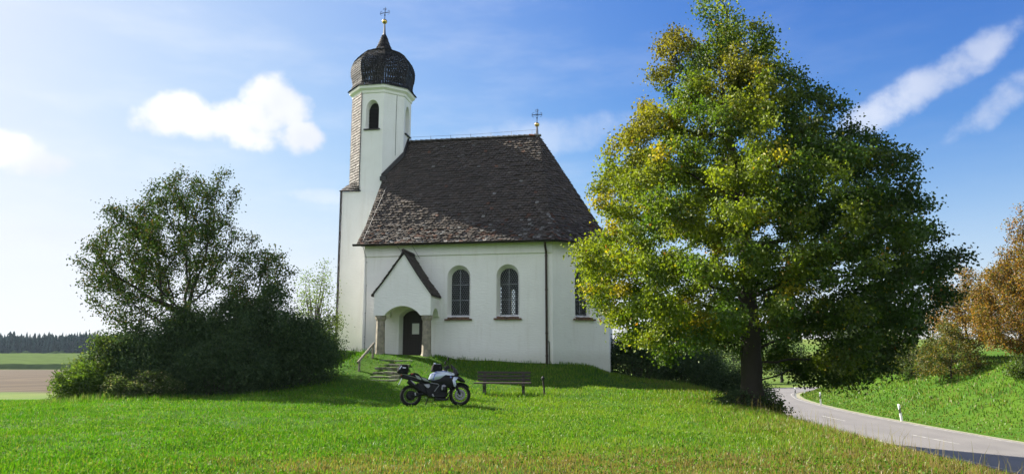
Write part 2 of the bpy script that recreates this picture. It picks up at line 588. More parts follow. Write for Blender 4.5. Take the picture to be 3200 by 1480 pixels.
def leaded_glass_mat():
    """round bull's-eye panes set in lead: dark came between clear little discs"""
    m = bpy.data.materials.new('bullseye_leaded_glass')
    m.use_nodes = True
    nt = m.node_tree
    nt.nodes.clear()
    g = NT(nt)
    tc = g.n('ShaderNodeTexCoord').outputs['UV']
    s = g.n('ShaderNodeSeparateXYZ', ins={0: tc})
    P = 0.105
    row = g.math('FLOOR', g.math('DIVIDE', s.outputs[1], P * 0.87))
    odd = g.math('MULTIPLY', g.math('MODULO', g.math('ABSOLUTE', row), 2.0), 0.5)
    u = g.math('SUBTRACT', g.math('FRACT', g.math('ADD', g.math('DIVIDE', s.outputs[0], P), odd)), 0.5)
    v = g.math('MULTIPLY', g.math('SUBTRACT', g.math('FRACT', g.math('DIVIDE', s.outputs[1], P * 0.87)), 0.5), 0.87)
    r = g.math('SQRT', g.math('ADD', g.math('MULTIPLY', u, u), g.math('MULTIPLY', v, v)))
    disc = g.smooth(r, 0.40, 0.34)
    hgt = g.n('ShaderNodeMath', operation='SINE', ins={0: g.math('MULTIPLY', r, 22.0)}).outputs[0]
    bp = g.n('ShaderNodeBump', ins={'Height': hgt, 'Strength': 0.5, 'Distance': 0.006})
    lead = g.n('ShaderNodeBsdfPrincipled', ins={'Base Color': (0.022, 0.024, 0.028, 1), 'Roughness': 0.7})
    clear = g.n('ShaderNodeBsdfTransparent', ins={0: (0.42, 0.46, 0.45, 1)})
    gl = g.n('ShaderNodeBsdfGlossy', ins={'Color': (0.9, 0.95, 1.0, 1), 'Roughness': 0.12, 'Normal': bp.outputs[0]})
    pane = g.n('ShaderNodeMixShader', ins={0: 0.05, 1: clear.outputs[0], 2: gl.outputs[0]})
    mx = g.n('ShaderNodeMixShader', ins={0: disc, 1: lead.outputs[0], 2: pane.outputs[0]})
    g.n('ShaderNodeOutputMaterial', ins={0: mx.outputs[0]})
    return m


M = {
    'plaster': plaster_mat(),
    'ground': ground_mat(),
    'road': road_mat(),
    'glass': leaded_glass_mat(),
    'tile': tint_mat('clay_roof_tiles', 0.8, 0.4, 0.45, 26.0),
    'shingle': tint_mat('weathered_wood_shingles', 0.75, 0.5, 0.4, 22.0),
    'roof_under': mat('dark_roof_boards', (0.03, 0.024, 0.02), 0.85),
    'flash': mat('dark_copper_flashing', (0.035, 0.033, 0.034), 0.5, 0.3, 0.3, 5),
    'gutter': mat('weathered_copper_gutter', (0.045, 0.036, 0.032), 0.45, 0.5, 0.4, 6),
    'pipe': mat('brown_copper_downpipe', (0.055, 0.035, 0.028), 0.42, 0.5, 0.4, 5),
    'wire': mat('aluminium_wire', (0.22, 0.22, 0.22), 0.6, 0.2),
    'iron': mat('wrought_iron', (0.018, 0.018, 0.022), 0.55, 0.4),
    'gold': mat('gilded_copper', (0.72, 0.50, 0.16), 0.24, 1.0, 0.2, 9),
    'tin': mat('grey_sheet_metal', (0.17, 0.17, 0.18), 0.4, 0.8, 0.2, 9),
    'sandstone': mat('weathered_sandstone', (0.33, 0.29, 0.225), 0.9, 0, 0.4, 5, 0.5, 30, (0.20, 0.18, 0.145)),
    'step': mat('mossy_stone_steps', (0.23, 0.21, 0.17), 0.92, 0, 0.6, 4, 0.6, 18, (0.065, 0.085, 0.03)),
    'door': mat('dark_oak_door', (0.022, 0.014, 0.010), 0.6, 0, 0.4, 9, 0.3, 30),
    'paper': mat('white_paper_notice', (0.68, 0.68, 0.66), 0.7),
    'ink': mat('printed_ink', (0.16, 0.16, 0.17), 0.8),
    'brick': mat('weathered_brick_sill', (0.19, 0.10, 0.062), 0.9, 0, 0.5, 11, 0.6, 30, (0.085, 0.06, 0.042)),
    'muntin': mat('grey_iron_glazing_bar', (0.20, 0.21, 0.225), 0.7, 0.0),
    'louvre': mat('dark_wood_louvre', (0.020, 0.018, 0.020), 0.75, 0, 0.3, 12),
    'ochre': mat('ochre_marker_plate', (0.62, 0.36, 0.12), 0.7),
    'wood_grey': mat('silvered_wood_rail', (0.30, 0.265, 0.215), 0.85, 0, 0.4, 14, 0.3, 40, (0.17, 0.145, 0.11)),
    'wood_dark': mat('dark_stained_planks', (0.045, 0.031, 0.025), 0.7, 0, 0.5, 9, 0.4, 40, (0.022, 0.017, 0.014)),
    'stone_leg': mat('grey_concrete_support', (0.085, 0.075, 0.066), 0.9, 0, 0.4, 10, 0.4, 30),
    'bark': mat('grey_brown_bark', (0.034, 0.027, 0.022), 0.9, 0, 0.5, 7, 0.9, 16, (0.030, 0.024, 0.019)),
    'twig': mat('grey_twig_bark', (0.075, 0.062, 0.048), 0.9, 0, 0.4, 6),
    'white_plastic': mat('white_post_plastic', (0.78, 0.78, 0.77), 0.5, 0, 0.1, 6),
    'black_plastic': mat('black_post_band', (0.018, 0.018, 0.02), 0.5),
    'reflector': mat('grey_reflector', (0.45, 0.45, 0.47), 0.2, 0.6),
    'paint': mat('white_road_paint', (0.42, 0.41, 0.385), 0.75, 0, 0.5, 3.5),
    'verge': mat('pale_gravel_verge', (0.30, 0.275, 0.22), 0.95, 0, 0.4, 9, 0.6, 30, (0.16, 0.17, 0.08)),
    'tyre': mat('tyre_rubber', (0.009, 0.009, 0.009), 0.85, spec=0.2),
    'blk': mat('black_painted_metal', (0.005, 0.005, 0.006), 0.42, 0.0, spec=0.2),
    'blk_matt': mat('matt_black_fabric', (0.009, 0.009, 0.010), 0.85, 0, 0.2, 30, spec=0.2),
    'engine': mat('dark_cast_engine', (0.008, 0.008, 0.009), 0.5, 0.0, 0.3, 14, spec=0.2),
    'silver': mat('silver_cast_metal', (0.22, 0.225, 0.235), 0.35, 0.6),
    'tank_white': mat('white_bike_paint', (0.36, 0.41, 0.51), 0.2, 0.35, coat=0.8),
    'tank_blue': mat('blue_bike_paint', (0.03, 0.07, 0.36), 0.2, coat=1.0),
    'seat_grey': mat('grey_seat_cover', (0.20, 0.22, 0.21), 0.6),
    'red': mat('red_fabric_patch', (0.24, 0.018, 0.012), 0.5),
    'screen': mat('tinted_windscreen', (0.006, 0.006, 0.008), 0.15, 0, spec=0.3),
    'gold_rim': mat('pale_gold_rim', (0.06, 0.055, 0.04), 0.4, 0.5),
    'leaf': leaf_mat('leaf_surface', 0.45, 0.02),
    'leaf_dull': leaf_mat('leaf_surface_dull', 0.30, 0.01, (1.3, 1.35, 0.8)),
    'blade': leaf_mat('grass_blade', 0.42, 0.016, (1.15, 1.4, 0.5), 0.42),
    'clover': leaf_mat('clover_leaf', 0.4, 0.006, (1.2, 1.35, 0.6)),
    'needle': leaf_mat('conifer_needles', 0.1, 0.0),
}

# ------------------------------------------------------------------ ground sheet, road
def axis_coords(stops):
    out = []
    for (a, b, st) in stops:
        out += list(np.arange(a, b, st))
    return np.array(out + [stops[-1][1]])


def grid_mesh(name, xs, ys, zf, m, smooth=True):
    XX, YY = np.meshgrid(xs, ys)
    ZZ = zf(XX, YY)
    V = np.stack([XX.ravel(), YY.ravel(), ZZ.ravel()], 1)
    nx, ny = len(xs), len(ys)
    i = np.arange(nx - 1)[None, :] + nx * np.arange(ny - 1)[:, None]
    i = i.ravel()
    return np_mesh(name, V, [np.stack([i, i + 1, i + nx + 1, i + nx], 1)], m, smooth=smooth)


gx = axis_coords([(-4000, -1000, 500), (-1000, -400, 60), (-400, -120, 14), (-120, -40, 3), (-40, 45, 0.45), (45, 110, 2.0), (110, 400, 14), (400, 1000, 60), (1000, 4000, 500)])
gy = axis_coords([(-600, -60, 60), (-60, -6, 4), (-6, 62, 0.45), (62, 110, 1.2), (110, 600, 9), (600, 1200, 60), (1200, 6000, 600)])
structure(grid_mesh('ground', gx, gy, ground, M['ground']))


def road_frame(u):
    seg = np.hypot(*np.diff(ROADC, axis=0).T)
    cum = np.concatenate([[0], np.cumsum(seg)])
    x = np.interp(u, cum, ROADC[:, 0]); y = np.interp(u, cum, ROADC[:, 1])
    x2 = np.interp(u + 0.2, cum, ROADC[:, 0]); y2 = np.interp(u + 0.2, cum, ROADC[:, 1])
    x1 = np.interp(u - 0.2, cum, ROADC[:, 0]); y1 = np.interp(u - 0.2, cum, ROADC[:, 1])
    d = np.stack([x2 - x1, y2 - y1], -1)
    d /= np.maximum(np.linalg.norm(d, axis=-1, keepdims=True), 1e-9)
    return np.stack([x, y], -1), np.stack([-d[..., 1], d[..., 0]], -1), cum[-1]


def ribbon(name, u0, u1, o0, o1, z, m, across=1, step=0.8, wob=0.0):
    n = max(2, int((u1 - u0) / step) + 1)
    u = np.linspace(u0, u1, n)
    p, nrm, _ = road_frame(u)
    V, T = [], []
    for k in range(across + 1):
        o = o0 + (o1 - o0) * k / across
        oo = o + (wob * (vnoise(u * 1.3, u * 0 + o, 5) - .5) if k in (0, across) else 0)
        q = p + nrm * np.reshape(oo + 0 * u, (-1, 1))
        V.append(np.concatenate([q, np.full((n, 1), z)], 1))
        T.append(np.full((n, 3), k / across))
    V = np.concatenate(V); T = np.concatenate(T)
    F = []
    for k in range(across):
        i = np.arange(n - 1) + k * n
        F.append(np.stack([i, i + 1, i + 1 + n, i + n], 1))
    return np_mesh(name, V, F, m, tint=T)


_, _, RLEN = road_frame(np.array([0.0]))
verge = ribbon('road_verge', 30, RLEN - 2, -3.75, 3.75, ROAD_Z - 0.03, M['verge'], 6, 0.8, 0.5)
structure(verge)
road = ribbon('road', 30, RLEN - 2, -3.1, 3.1, ROAD_Z, M['road'], 12, 0.8, 0.06)
structure(road)
for o in (-2.82, 2.82):
    structure(ribbon('road_edge_line', 30, RLEN - 2, o - 0.055, o + 0.055, ROAD_Z + 0.005, M['paint']))
u = 34.0
while u < RLEN - 10:
    structure(ribbon('road_dash', u, u + 4.0, -0.065, 0.065, ROAD_Z + 0.005, M['paint']))
    u += 12.0

# ------------------------------------------------------------------ the chapel
church = thing('church', 'white plastered country chapel with steep tiled roof and onion-domed tower', 'church', (CX, CY, 0), -YAW)
H_EAVE, HALF, Y_N = 6.8, 3.95, 7.9
A0, A1, A2, A3 = (0.0, 0.0), (2.4, 2.15), (2.4, 5.75), (0.0, 7.9)
WEST = -9.0
ZB = 0.35            # walls start well under the grass


def arc(cx, cz, r, a0, a1, n, rz=None):
    rz = rz or r
    return [(cx + r * math.cos(a0 + (a1 - a0) * i / n), cz + rz * math.sin(a0 + (a1 - a0) * i / n)) for i in range(n + 1)]


def round_window(cx, w, z0, z1):
    r = w / 2
    return [(cx - r, z0), (cx + r, z0)] + arc(cx, z1 - r, r, 0, math.pi, 14)


def pointed_window(cx, w, z0, z1):
    r = w / 2
    zs = z1 - r * 1.5
    rr = 1.6 * w / 1.0
    pts = [(cx - r, z0), (cx + r, z0)]
    for t in np.linspace(0, 1, 7):
        pts.append((cx + r * (1 - t ** 1.6), zs + (z1 - zs) * math.sin(t * math.pi / 2) ** 0.9))
    for t in np.linspace(1, 0, 7)[1:]:
        pts.append((cx - r * (1 - t ** 1.6), zs + (z1 - zs) * math.sin(t * math.pi / 2) ** 0.9))
    return pts


def segment_opening(x0, x1, z0, zs, zc, n=10):
    """straight jambs with a flat arch: from zs at the sides to zc at the crown"""
    pts = [(x0, z0), (x1, z0)]
    for i in range(n + 1):
        t = i / n
        pts.append((x1 + (x0 - x1) * t, zs + (zc - zs) * math.sin(math.pi * t) ** 0.75))
    return pts


def pierced_wall(mb, outer, holes, fn, inner=None, depth=0.35):
    """face with holes plus the reveals leading in; holes/inner are matching outlines"""
    from mathutils.geometry import tessellate_polygon
    polys = [[Vector((a, b, 0)) for a, b in outer]] + [[Vector((a, b, 0)) for a, b in h] for h in holes]
    tris = tessellate_polygon(polys)
    flat = [p for pl in polys for p in pl]
    mb.add([fn(p.x, p.y, 0.0) for p in flat], [tuple(t) for t in tris])
    for h, i in zip(holes, inner or holes):
        n = len(h)
        mb.add([fn(a, b, 0.0) for a, b in h] + [fn(a, b, depth) for a, b in i],
               [(k, (k + 1) % n, n + (k + 1) % n, n + k) for k in range(n)])


def south(a, b, d):
    return (a, d, b)


fx = Vector((A1[0] - A0[0], A1[1] - A0[1], 0)); F_LEN = fx.length; fx.normalize()
fn_in = Vector((-fx.y, fx.x, 0))


def facet(a, b, d):
    p = Vector((A0[0], A0[1], 0)) + fx * a + fn_in * d
    return (p.x, p.y, b)


W1, W2 = -4.37, -2.06
wz0, wz1 = 3.37, 5.78
gz0, gz1, gw = 3.47, 5.62, 0.84
o1 = round_window(W1, 1.10, wz0, wz1); i1 = round_window(W1, gw, gz0, gz1)
o2 = round_window(W2, 1.07, wz0, wz1); i2 = round_window(W2, gw, gz0, gz1)
dO = segment_opening(-7.22, -6.06, 1.2, 3.45, 3.80); dI = segment_opening(-7.12, -6.16, 1.2, 3.42, 3.72)
walls = MB()
pierced_wall(walls, [(WEST, ZB), (0, ZB), (0, H_EAVE), (WEST, H_EAVE)], [o1, o2, dO], south, [i1, i2, dI], 0.36)
AW = 1.75
o3 = round_window(AW, 1.0, wz0, wz1); i3 = round_window(AW, 0.78, gz0, gz1)
pierced_wall(walls, [(0, ZB), (F_LEN, ZB), (F_LEN, H_EAVE), (0, H_EAVE)], [o3], facet, [i3], 0.36)
walls.add([(A1[0], A1[1], ZB), (A2[0], A2[1], ZB), (A2[0], A2[1], H_EAVE), (A1[0], A1[1], H_EAVE)], [(0, 1, 2, 3)])
# north-east facet and north wall with openings facing the windows
no = round_window(-3.92, 0.26, 3.6, 5.5)
no2 = round_window(-3.14, 0.24, 3.6, 5.3)
no3 = round_window(0.9 - 3.0, 0.3, 3.6, 5.5)
pierced_wall(walls, [(WEST, ZB), (0, ZB), (0, H_EAVE), (WEST, H_EAVE)], [no, no2, no3], lambda a, b, d: (a, Y_N - d, b), None, 0.36)
walls.add([(A2[0], A2[1], ZB), (A3[0], A3[1], ZB), (A3[0], A3[1], H_EAVE), (A2[0], A2[1], H_EAVE)], [(0, 1, 2, 3)])
walls.prism([(0.02, ZB), (Y_N - 0.02, ZB), (Y_N - 0.02, H_EAVE), (HALF, 12.6), (0.02, H_EAVE)], lambda a, b, d: (WEST + d, a, b), 0.003, 0.3)
wall_o = walls.build('wall', M['plaster'], church)
# frieze band under the eave, 4 cm proud
fz = MB()
fz.box((WEST / 2, -0.035, 6.53), (9.0, 0.07, 0.52))
fz.build('frieze_band', M['plaster'], church)


def window_part(name, outline, fn, cx, w, z0, z1, parent, sill=True, bars=True):
    """glass pane set back, glazing bars and a brick sill"""
    me = bpy.data.meshes.new(name)
    n = len(outline)
    me.from_pydata([fn(a, b, 0.35) for a, b in outline], [], [tuple(range(n))])
    uvl = me.uv_layers.new(name='UVMap')
    for li, lp in enumerate(me.loops):
        a, b = outline[lp.vertex_index]
        uvl.data[li].uv = (a - cx + 5.0, b)
    me.materials.append(M['glass'])
    wn = link(name, me, parent)
    f = MB()
    r = w / 2
    t = 0.034
    def bar(a0, b0, a1, b1):
        if abs(a1 - a0) > abs(b1 - b0):
            pl = [(a0, b0 - t / 2), (a1, b0 - t / 2), (a1, b0 + t / 2), (a0, b0 + t / 2)]
        else:
            pl = [(a0 - t / 2, b0), (a0 + t / 2, b0), (a0 + t / 2, b1), (a0 - t / 2, b1)]
        f.prism(pl, fn, 0.325, 0.346)
    bar(cx, z0, cx, z1)
    for k in (1, 2):
        bar(cx - r, z0 + 0.72 * k * 0.98, cx + r, z0 + 0.72 * k * 0.98)
    bar(cx - r, z0 + 0.015, cx + r, z0 + 0.015)
    f.build('glazing_bars', M['muntin'], wn)
    s = MB()
    for k in range(5):
        wk = (w + 0.44) / 5
        a0 = cx - (w + 0.44) / 2 + k * wk
        dz = random.Random(k + int(cx * 10)).uniform(-0.012, 0.012)
        for (d0, d1, zz, hh) in ((-0.13, 0.10, 3.235, 0.07), (-0.06, 0.345, 3.315, 0.065)):
            q = [(a0 + 0.004, zz + dz), (a0 + wk - 0.004, zz + dz), (a0 + wk - 0.004, zz + hh + dz), (a0 + 0.004, zz + hh + dz)]
            if d1 > 0.2:
                q = [(cx + (a - cx) * 0.80, b) for a, b in q]
            s.prism(q, fn, d0, d1)
    s.build('sill', M['brick'], wn)
    return wn


window_part('window', i1, south, W1, gw, gz0, gz1, church)
window_part('window', i2, south, W2, gw, gz0, gz1, church)
window_part('window', i3, facet, AW, 0.78, gz0, gz1, church)

# door with its pinned notice
d = MB()
pts = dI
d.prism(pts, south, 0.33, 0.39)
for k in range(7):
    x = -7.1 + 0.135 * k
    d.box((x, 0.327, 2.55), (0.012, 0.012, 2.1))
door = d.build('door', M['door'], church)
nt_ = MB(); nt_.box((-6.50, 0.30, 2.87), (0.34, 0.012, 0.50)); notice = nt_.build('notice', M['paper'], door)
hd = MB(); hd.tube([(-7.02, 0.32, 2.45), (-7.02, 0.25, 2.45), (-6.9, 0.25, 2.45)], 0.014, 6); hd.build('handle', M['iron'], door)

# ---- tiled roof
TI = [(0.045, 0.036, 0.030), (0.062, 0.048, 0.040), (0.080, 0.062, 0.052), (0.055, 0.047, 0.042), (0.095, 0.070, 0.055), (0.036, 0.030, 0.027)]


def tile_tint(f, rnd):
    c = np.array((0.088, 0.073, 0.061)) * 0.66 + np.array(rnd.choice(TI)) * 0.45 * rnd.uniform(0.8, 1.2)
    q = rnd.random()
    k = max(0.0, 1 - f / 0.32)
    if q < 0.005 + 0.15 * k ** 1.5:
        c = np.array((0.22, 0.21, 0.195)) * rnd.uniform(0.6, 1.25)       # pale lichen
    elif q < 0.016 + 0.36 * k ** 1.5:
        c = np.array((0.140, 0.078, 0.054)) * rnd.uniform(0.6, 1.3)     # bare red clay
    elif q < 0.06 + 0.6 * k:
        c = np.array((0.110, 0.095, 0.083)) * rnd.uniform(0.8, 1.2)
    return tuple(c)


def lay_tiles(mb, end0, end1, zf, dirn_in, nrow, rnd, width=0.185, fmax=1.0, tint=tile_tint, lift=0.056, thick=0.016, round_=True):
    """rows of plain tiles; end0/end1(f) -> Vector2 row ends, zf(f) -> height"""
    for i in range(nrow):
        f = fmax * i / nrow
        fa = min(1.0, f + fmax * 1.55 / nrow)
        f1 = min(1.0, f + fmax / nrow)
        p0, p1 = Vector(end0(f)), Vector(end1(f))
        L = (p1 - p0).length
        if L < width * 0.6:
            continue
        rowd = (p1 - p0).normalized()
        q0 = Vector(end0(f1))
        up2 = Vector(dirn_in)
        adv = (Vector(end0(fa)) - p0).dot(up2)
        dz = zf(fa) - zf(f)
        up = Vector((up2.x * adv, up2.y * adv, dz))
        ln = up.length
        if ln < 1e-4:
            continue
        up /= ln
        rd = Vector((rowd.x, rowd.y, 0))
        nr = rd.cross(up).normalized()
        if nr.z < 0:
            nr = -nr
        n = max(1, int(round(L / width)))
        w = L / n
        sh = 0.5 * w * (i % 2)
        base_z = zf(f)
        x = -sh
        while x < L - 0.03:
            ww = w * rnd.uniform(0.90, 0.985)
            xa, xb = max(0.0, x), min(L, x + ww)
            x += w
            if xb - xa < 0.05:
                continue
            lo = rnd.uniform(-0.018, 0.014)
            rise = lift * rnd.uniform(0.6, 1.7)
            side = rnd.uniform(-0.008, 0.008)
            mx, hw = (xa + xb) / 2, (xb - xa) / 2
            if round_:
                out = [(-1, ln), (-1, 0.055), (-0.72, 0.018), (-0.3, 0.0), (0.3, 0.0), (0.72, 0.018), (1, 0.055), (1, ln)]
            else:
                out = [(-1, ln), (-1, 0.0), (1, 0.0), (1, ln)]
            base = Vector((p0.x, p0.y, base_z))
            top, bot = [], []
            for (a, b) in out:
                h = rise * (1 - b / ln) + 0.004 + side * a
                pnt = base + rd * (mx + a * hw) + up * (b + (lo if b < ln else 0)) + nr * h
                top.append(pnt)
                bot.append(pnt - nr * thick)
            m = len(out)
            mb.add(top + bot, [tuple(range(m))] + [(k, k + 1, m + k + 1, m + k) for k in range(m - 1)], tint(f, rnd))


EY = -0.42
ZE, ZK, ZR = 6.78, 7.86, 13.0
FK = 0.22


def roof_z(f):
    return ZE + (ZK - ZE) * f / FK if f < FK else ZK + (ZR - ZK) * (f - FK) / (1 - FK)


AP = (-1.15, 3.95)
V1 = (0.17, EY); V2 = (2.82, 1.97); V3 = (2.82, 5.93); V4 = (0.17, Y_N + 0.42)
rnd = random.Random(4)


def lerp2(a, b, f):
    return (a[0] + (b[0] - a[0]) * f, a[1] + (b[1] - a[1]) * f)


def wL(f):
    return (-9.27 + 0.36 * f, EY + (AP[1] - EY) * f)


roof = MB()
NR = 47
lay_tiles(roof, wL, lambda f: lerp2(V1, AP, f), roof_z, (0, 1), NR, rnd)
nrm1 = Vector((V2[1] - V1[1], -(V2[0] - V1[0]), 0)).normalized() * -1
lay_tiles(roof, lambda f: lerp2(V1, AP, f), lambda f: lerp2(V2, AP, f), roof_z, (nrm1.x, nrm1.y), NR, rnd)
lay_tiles(roof, lambda f: lerp2(V2, AP, f), lambda f: lerp2(V3, AP, f), roof_z, (-1, 0), NR, rnd)
roof_o = roof.build('roof', M['tile'], church, colors=True)
# boarding under the tiles and the unseen north side
ub = MB()
def sheet(a0, a1, b0, b1, dz=-0.03):
    fs = [0, FK, 1.0]
    vs = []
    for f in fs:
        for (e0, e1) in ((a0, a1), (b0, b1)):
            p = lerp2(e0, e1, f)
            vs.append((p[0], p[1], roof_z(f) + dz))
    ub.add(vs, [(0, 1, 3, 2), (2, 3, 5, 4)])
sheet((-9.25, EY), (-8.93, AP[1]), V1, AP)
sheet(V1, AP, V2, AP)
sheet(V2, AP, V3, AP)
sheet(V3, AP, V4, AP)
sheet((-9.25, Y_N + 0.42), (-8.93, AP[1]), V4, AP)
ub.box((-4.5, -0.19, 6.775), (9.3, 0.36, 0.03))
ub.build('roof_boarding', M['roof_under'], roof_o)
# hip and ridge caps
cap = MB()
def cap_row(p0, p1, n, half, tint):
    p0, p1 = Vector(p0), Vector(p1)
    d_ = (p1 - p0).normalized()
    for i in range(n):
        a = p0 + (p1 - p0) * (i / n)
        b = p0 + (p1 - p0) * ((i + 1.25) / n)
        side = d_.cross(Vector((0, 0, 1))).normalized()
        nz = side.cross(d_).normalized()
        vs = []
        for (c, rr, lf) in ((a, half * 1.08, 0.035), (b, half * 0.92, 0.005)):
            for k in range(7):
                an = math.pi * k / 6
                vs.append(c + side * math.cos(an) * rr + nz * (math.sin(an) * rr * 0.8 + lf - 0.03))
        cap.add(vs, [(k, k + 1, 8 + k, 7 + k) for k in range(6)] + [tuple(range(7))], tint(i))
def ridge_tint(i):
    r_ = random.Random(i + 900)
    x = i / 26
    if i == 24:
        return (0.30, 0.12, 0.06)
    c = np.array((0.20, 0.185, 0.165)) if x > 0.42 else np.array((0.11, 0.10, 0.093))
    return tuple(c * r_.uniform(0.75, 1.25))
cap_row((-8.4, AP[1], ZR), (AP[0] + 0.06, AP[1], ZR), 26, 0.13, ridge_tint)
cap.build('ridge_caps', M['tile'], roof_o, colors=True)
# verge, flashing where the roof meets the tower
vg = MB()
for (f0, f1) in ((0.0, FK), (FK, 0.64)):
    p, q = wL(f0), wL(f1)
    vg.tube([(p[0], p[1], roof_z(f0) - 0.02), (q[0], q[1], roof_z(f1) - 0.02)], 0.035, 4)
vg.build('verge_board', M['flash'], roof_o)
fl = MB()
def strip3(p, q, h, t):
    p, q = Vector(p), Vector(q)
    dd = (q - p); side = Vector((dd.y, -dd.x, 0)).normalized()
    vs = []
    for c in (p, q):
        for (s_, u_) in ((0, -0.05), (t, -0.05), (t, h), (0, h)):
            vs.append(c + side * s_ + Vector((0, 0, u_)))
    fl.add(vs, [(0, 1, 2, 3), (4, 7, 6, 5), (0, 4, 5, 1), (1, 5, 6, 2), (2, 6, 7, 3), (3, 7, 4, 0)])
strip3((-9.17, 2.38, 10.66), (-8.27, 3.24, 12.05), 0.24, 0.09)
strip3((-8.29, 3.20, 12.0), (-8.29, 3.95, 13.0), 0.22, 0.09)
fl.box((-9.04, 2.36, 10.66), (0.34, 0.10, 0.22))
fl.build('flashing', M['flash'], church)

# gutter, downpipe, lightning wires
gt = MB()
def gutter(p, q):
    p, q = Vector(p), Vector(q)
    dd = (q - p).normalized(); side = Vector((dd.y, -dd.x, 0))
    vs = []
    n = 9
    for c in (p, q):
        for k in range(n):
            a = math.pi * (1.0 + k / (n - 1))
            vs.append(c + side * (math.cos(a) * 0.085) + Vector((0, 0, math.sin(a) * 0.085)))
    fs = [(k, k + 1, n + k + 1, n + k) for k in range(n - 1)] + [tuple(range(n)), tuple(range(n, 2 * n))]
    gt.add(vs, fs)
    gt.tube([p + side * 0.088, q + side * 0.088], 0.016, 6)
gutter((-9.42, EY - 0.06, 6.80), (0.20, EY - 0.06, 6.78))
gutter((0.20, EY - 0.06, 6.78), (2.9, 1.92, 6.76))
gutter((2.9, 1.92, 6.76), (2.9, 5.9, 6.76))
gt.build('gutter', M['gutter'], church)
dp = MB()
dp.tube([(-0.28, -0.46, 6.72), (-0.28, -0.40, 6.55), (-0.28, -0.10, 6.32), (-0.28, -0.075, 6.2), (-0.28, -0.075, 0.95)], 0.052, 10)
for z in (6.1, 4.55, 2.6, 1.6):
    dp.tube([(-0.28, -0.075, z), (-0.28, -0.075, z + 0.05)], 0.064, 10)
dp.build('downpipe', M['pipe'], church)
dp2 = MB()
dp2.tube([(-0.17, -0.05, 2.25), (-0.17, -0.05, 1.25)], 0.018, 6)
dp2.tube([(-0.28, -0.06, 2.25), (-0.17, -0.06, 2.25)], 0.016, 6)
dp2.build('earthing_rod', M['pipe'], church)
wr = MB()
wr.tube([(-8.95, -0.40, 6.72), (-8.92, -0.05, 6.25), (-8.85, -0.04, 4.0), (-8.86, -0.04, 1.5)], 0.013, 5)
for z in (6.0, 4.9, 3.6, 2.5, 2.2):
    wr.tube([(-8.87, 0.01, z), (-8.87, -0.06, z)], 0.02, 6)
p, q = wL(0.02), wL(0.62)
wr.tube([(-8.98, EY + 0.05, roof_z(0.02) + 0.07), (-8.72, wL(0.55)[1], roof_z(0.55) + 0.08)], 0.009, 5)
wr.tube([(-8.3, AP[1], ZR + 0.27), (-4.6, AP[1], ZR + 0.25), (-1.3, AP[1], ZR + 0.33)], 0.007, 5)
for k in range(7):
    x = -8.1 + 1.1 * k
    wr.tube([(x, AP[1], ZR + 0.05), (x, AP[1], ZR + 0.28)], 0.012, 5)
wr.tube([(-7.25, EY - 0.1, 6.7), (-7.2, -0.2, 6.55), (-7.1, -0.06, 6.35), (-6.6, -0.9, 6.3)], 0.011, 5)
wr.tube([(-6.5, EY - 0.1, 6.7), (-6.46, -0.2, 6.5), (-6.2, -0.25, 6.1)], 0.011, 5)
wr.build('lightning_wire', M['wire'], church)


# crosses on gilded balls
def cross(parent, x, y, zball, rb, zt, w, tilt, rays):
    b = MB()
    b.lathe([(0.02, -rb), (rb * 0.55, -rb * 0.84), (rb * 0.9, -rb * 0.45), (rb, -0.02), (rb, 0.03), (rb * 0.9, rb * 0.45), (rb * 0.55, rb * 0.84), (0.02, rb)], 14, (x, y, zball))
    b.build('ball', M['gold'], parent, smooth=True, angle=R(50))
    c = MB()
    def P(a, h):
        return Vector((x + a, y + a * 0.05, h))
    zc = zt - (zt - zball) * 0.40
    c.tube([P(0, zball + rb * 0.9), P(0.006, zc), P(0.012, zt - 0.14), P(0.014, zt)], [0.022, 0.019, 0.022, 0.004], 6)
    c.tube([P(-w, zc - tilt), P(-w + 0.1, zc - tilt * 0.8), P(0, zc), P(w - 0.1, zc + tilt * 0.8), P(w, zc + tilt)], [0.004, 0.023, 0.018, 0.023, 0.004], 6)
    for s_ in (-1, 1):
        for u_ in (-1, 1):
            c.tube([P(s_ * (w * 0.62 + 0.075 * math.cos(a)), zc + s_ * tilt * 0.6 + u_ * (0.06 + 0.06 * math.sin(a) * 0.9)) for a in np.linspace(-1.7, 2.0, 8)], 0.010, 5)
        c.tube([P(s_ * (0.045 + 0.045 * math.cos(a)), zc + (zt - zc) * 0.62 + 0.05 * math.sin(a)) for a in np.linspace(-2.0, 2.2, 8)], 0.010, 5)
    if rays:
        for a in (0.785, 2.356, 3.927, 5.498):
            c.tube([P(math.cos(a) * 0.05, zc + math.sin(a) * 0.05), P(math.cos(a) * 0.15, zc + math.sin(a) * 0.15)], 0.008, 5)
    c.box((x, y, zball + rb + 0.24), (0.07, 0.05, 0.05))
    c.build('cross', M['iron'], parent)


spire = MB()
spire.tube([(AP[0] - 0.08, AP[1], ZR - 0.1), (AP[0] - 0.08, AP[1], ZR + 0.55)], [0.09, 0.045], 8)
spire_o = spire.build('ridge_finial', M['tin'], church)
cross(spire_o, AP[0] - 0.08, AP[1], ZR + 0.60, 0.125, ZR + 1.50, 0.30, 0.01, True)

# ---- tower: square base, octagonal upper part, onion dome
TX, TY, TA = -9.75, 3.86, 1.45
tw = MB()
tw.prism([(-11.25, 2.38), (-8.25, 2.38), (-8.25, 5.34), (-11.25, 5.34)], lambda a, b, d: (a, b, d), ZB, 10.02)
k8 = TA * math.tan(math.pi / 8)
OCT = [(-k8, -TA), (k8, -TA), (TA, -k8), (TA, k8), (k8, TA), (-k8, TA), (-TA, k8), (-TA, -k8)]
ZO0, ZO1 = 10.02, 15.45
faces8 = [(OCT[i], OCT[(i + 1) % 8]) for i in range(8)]


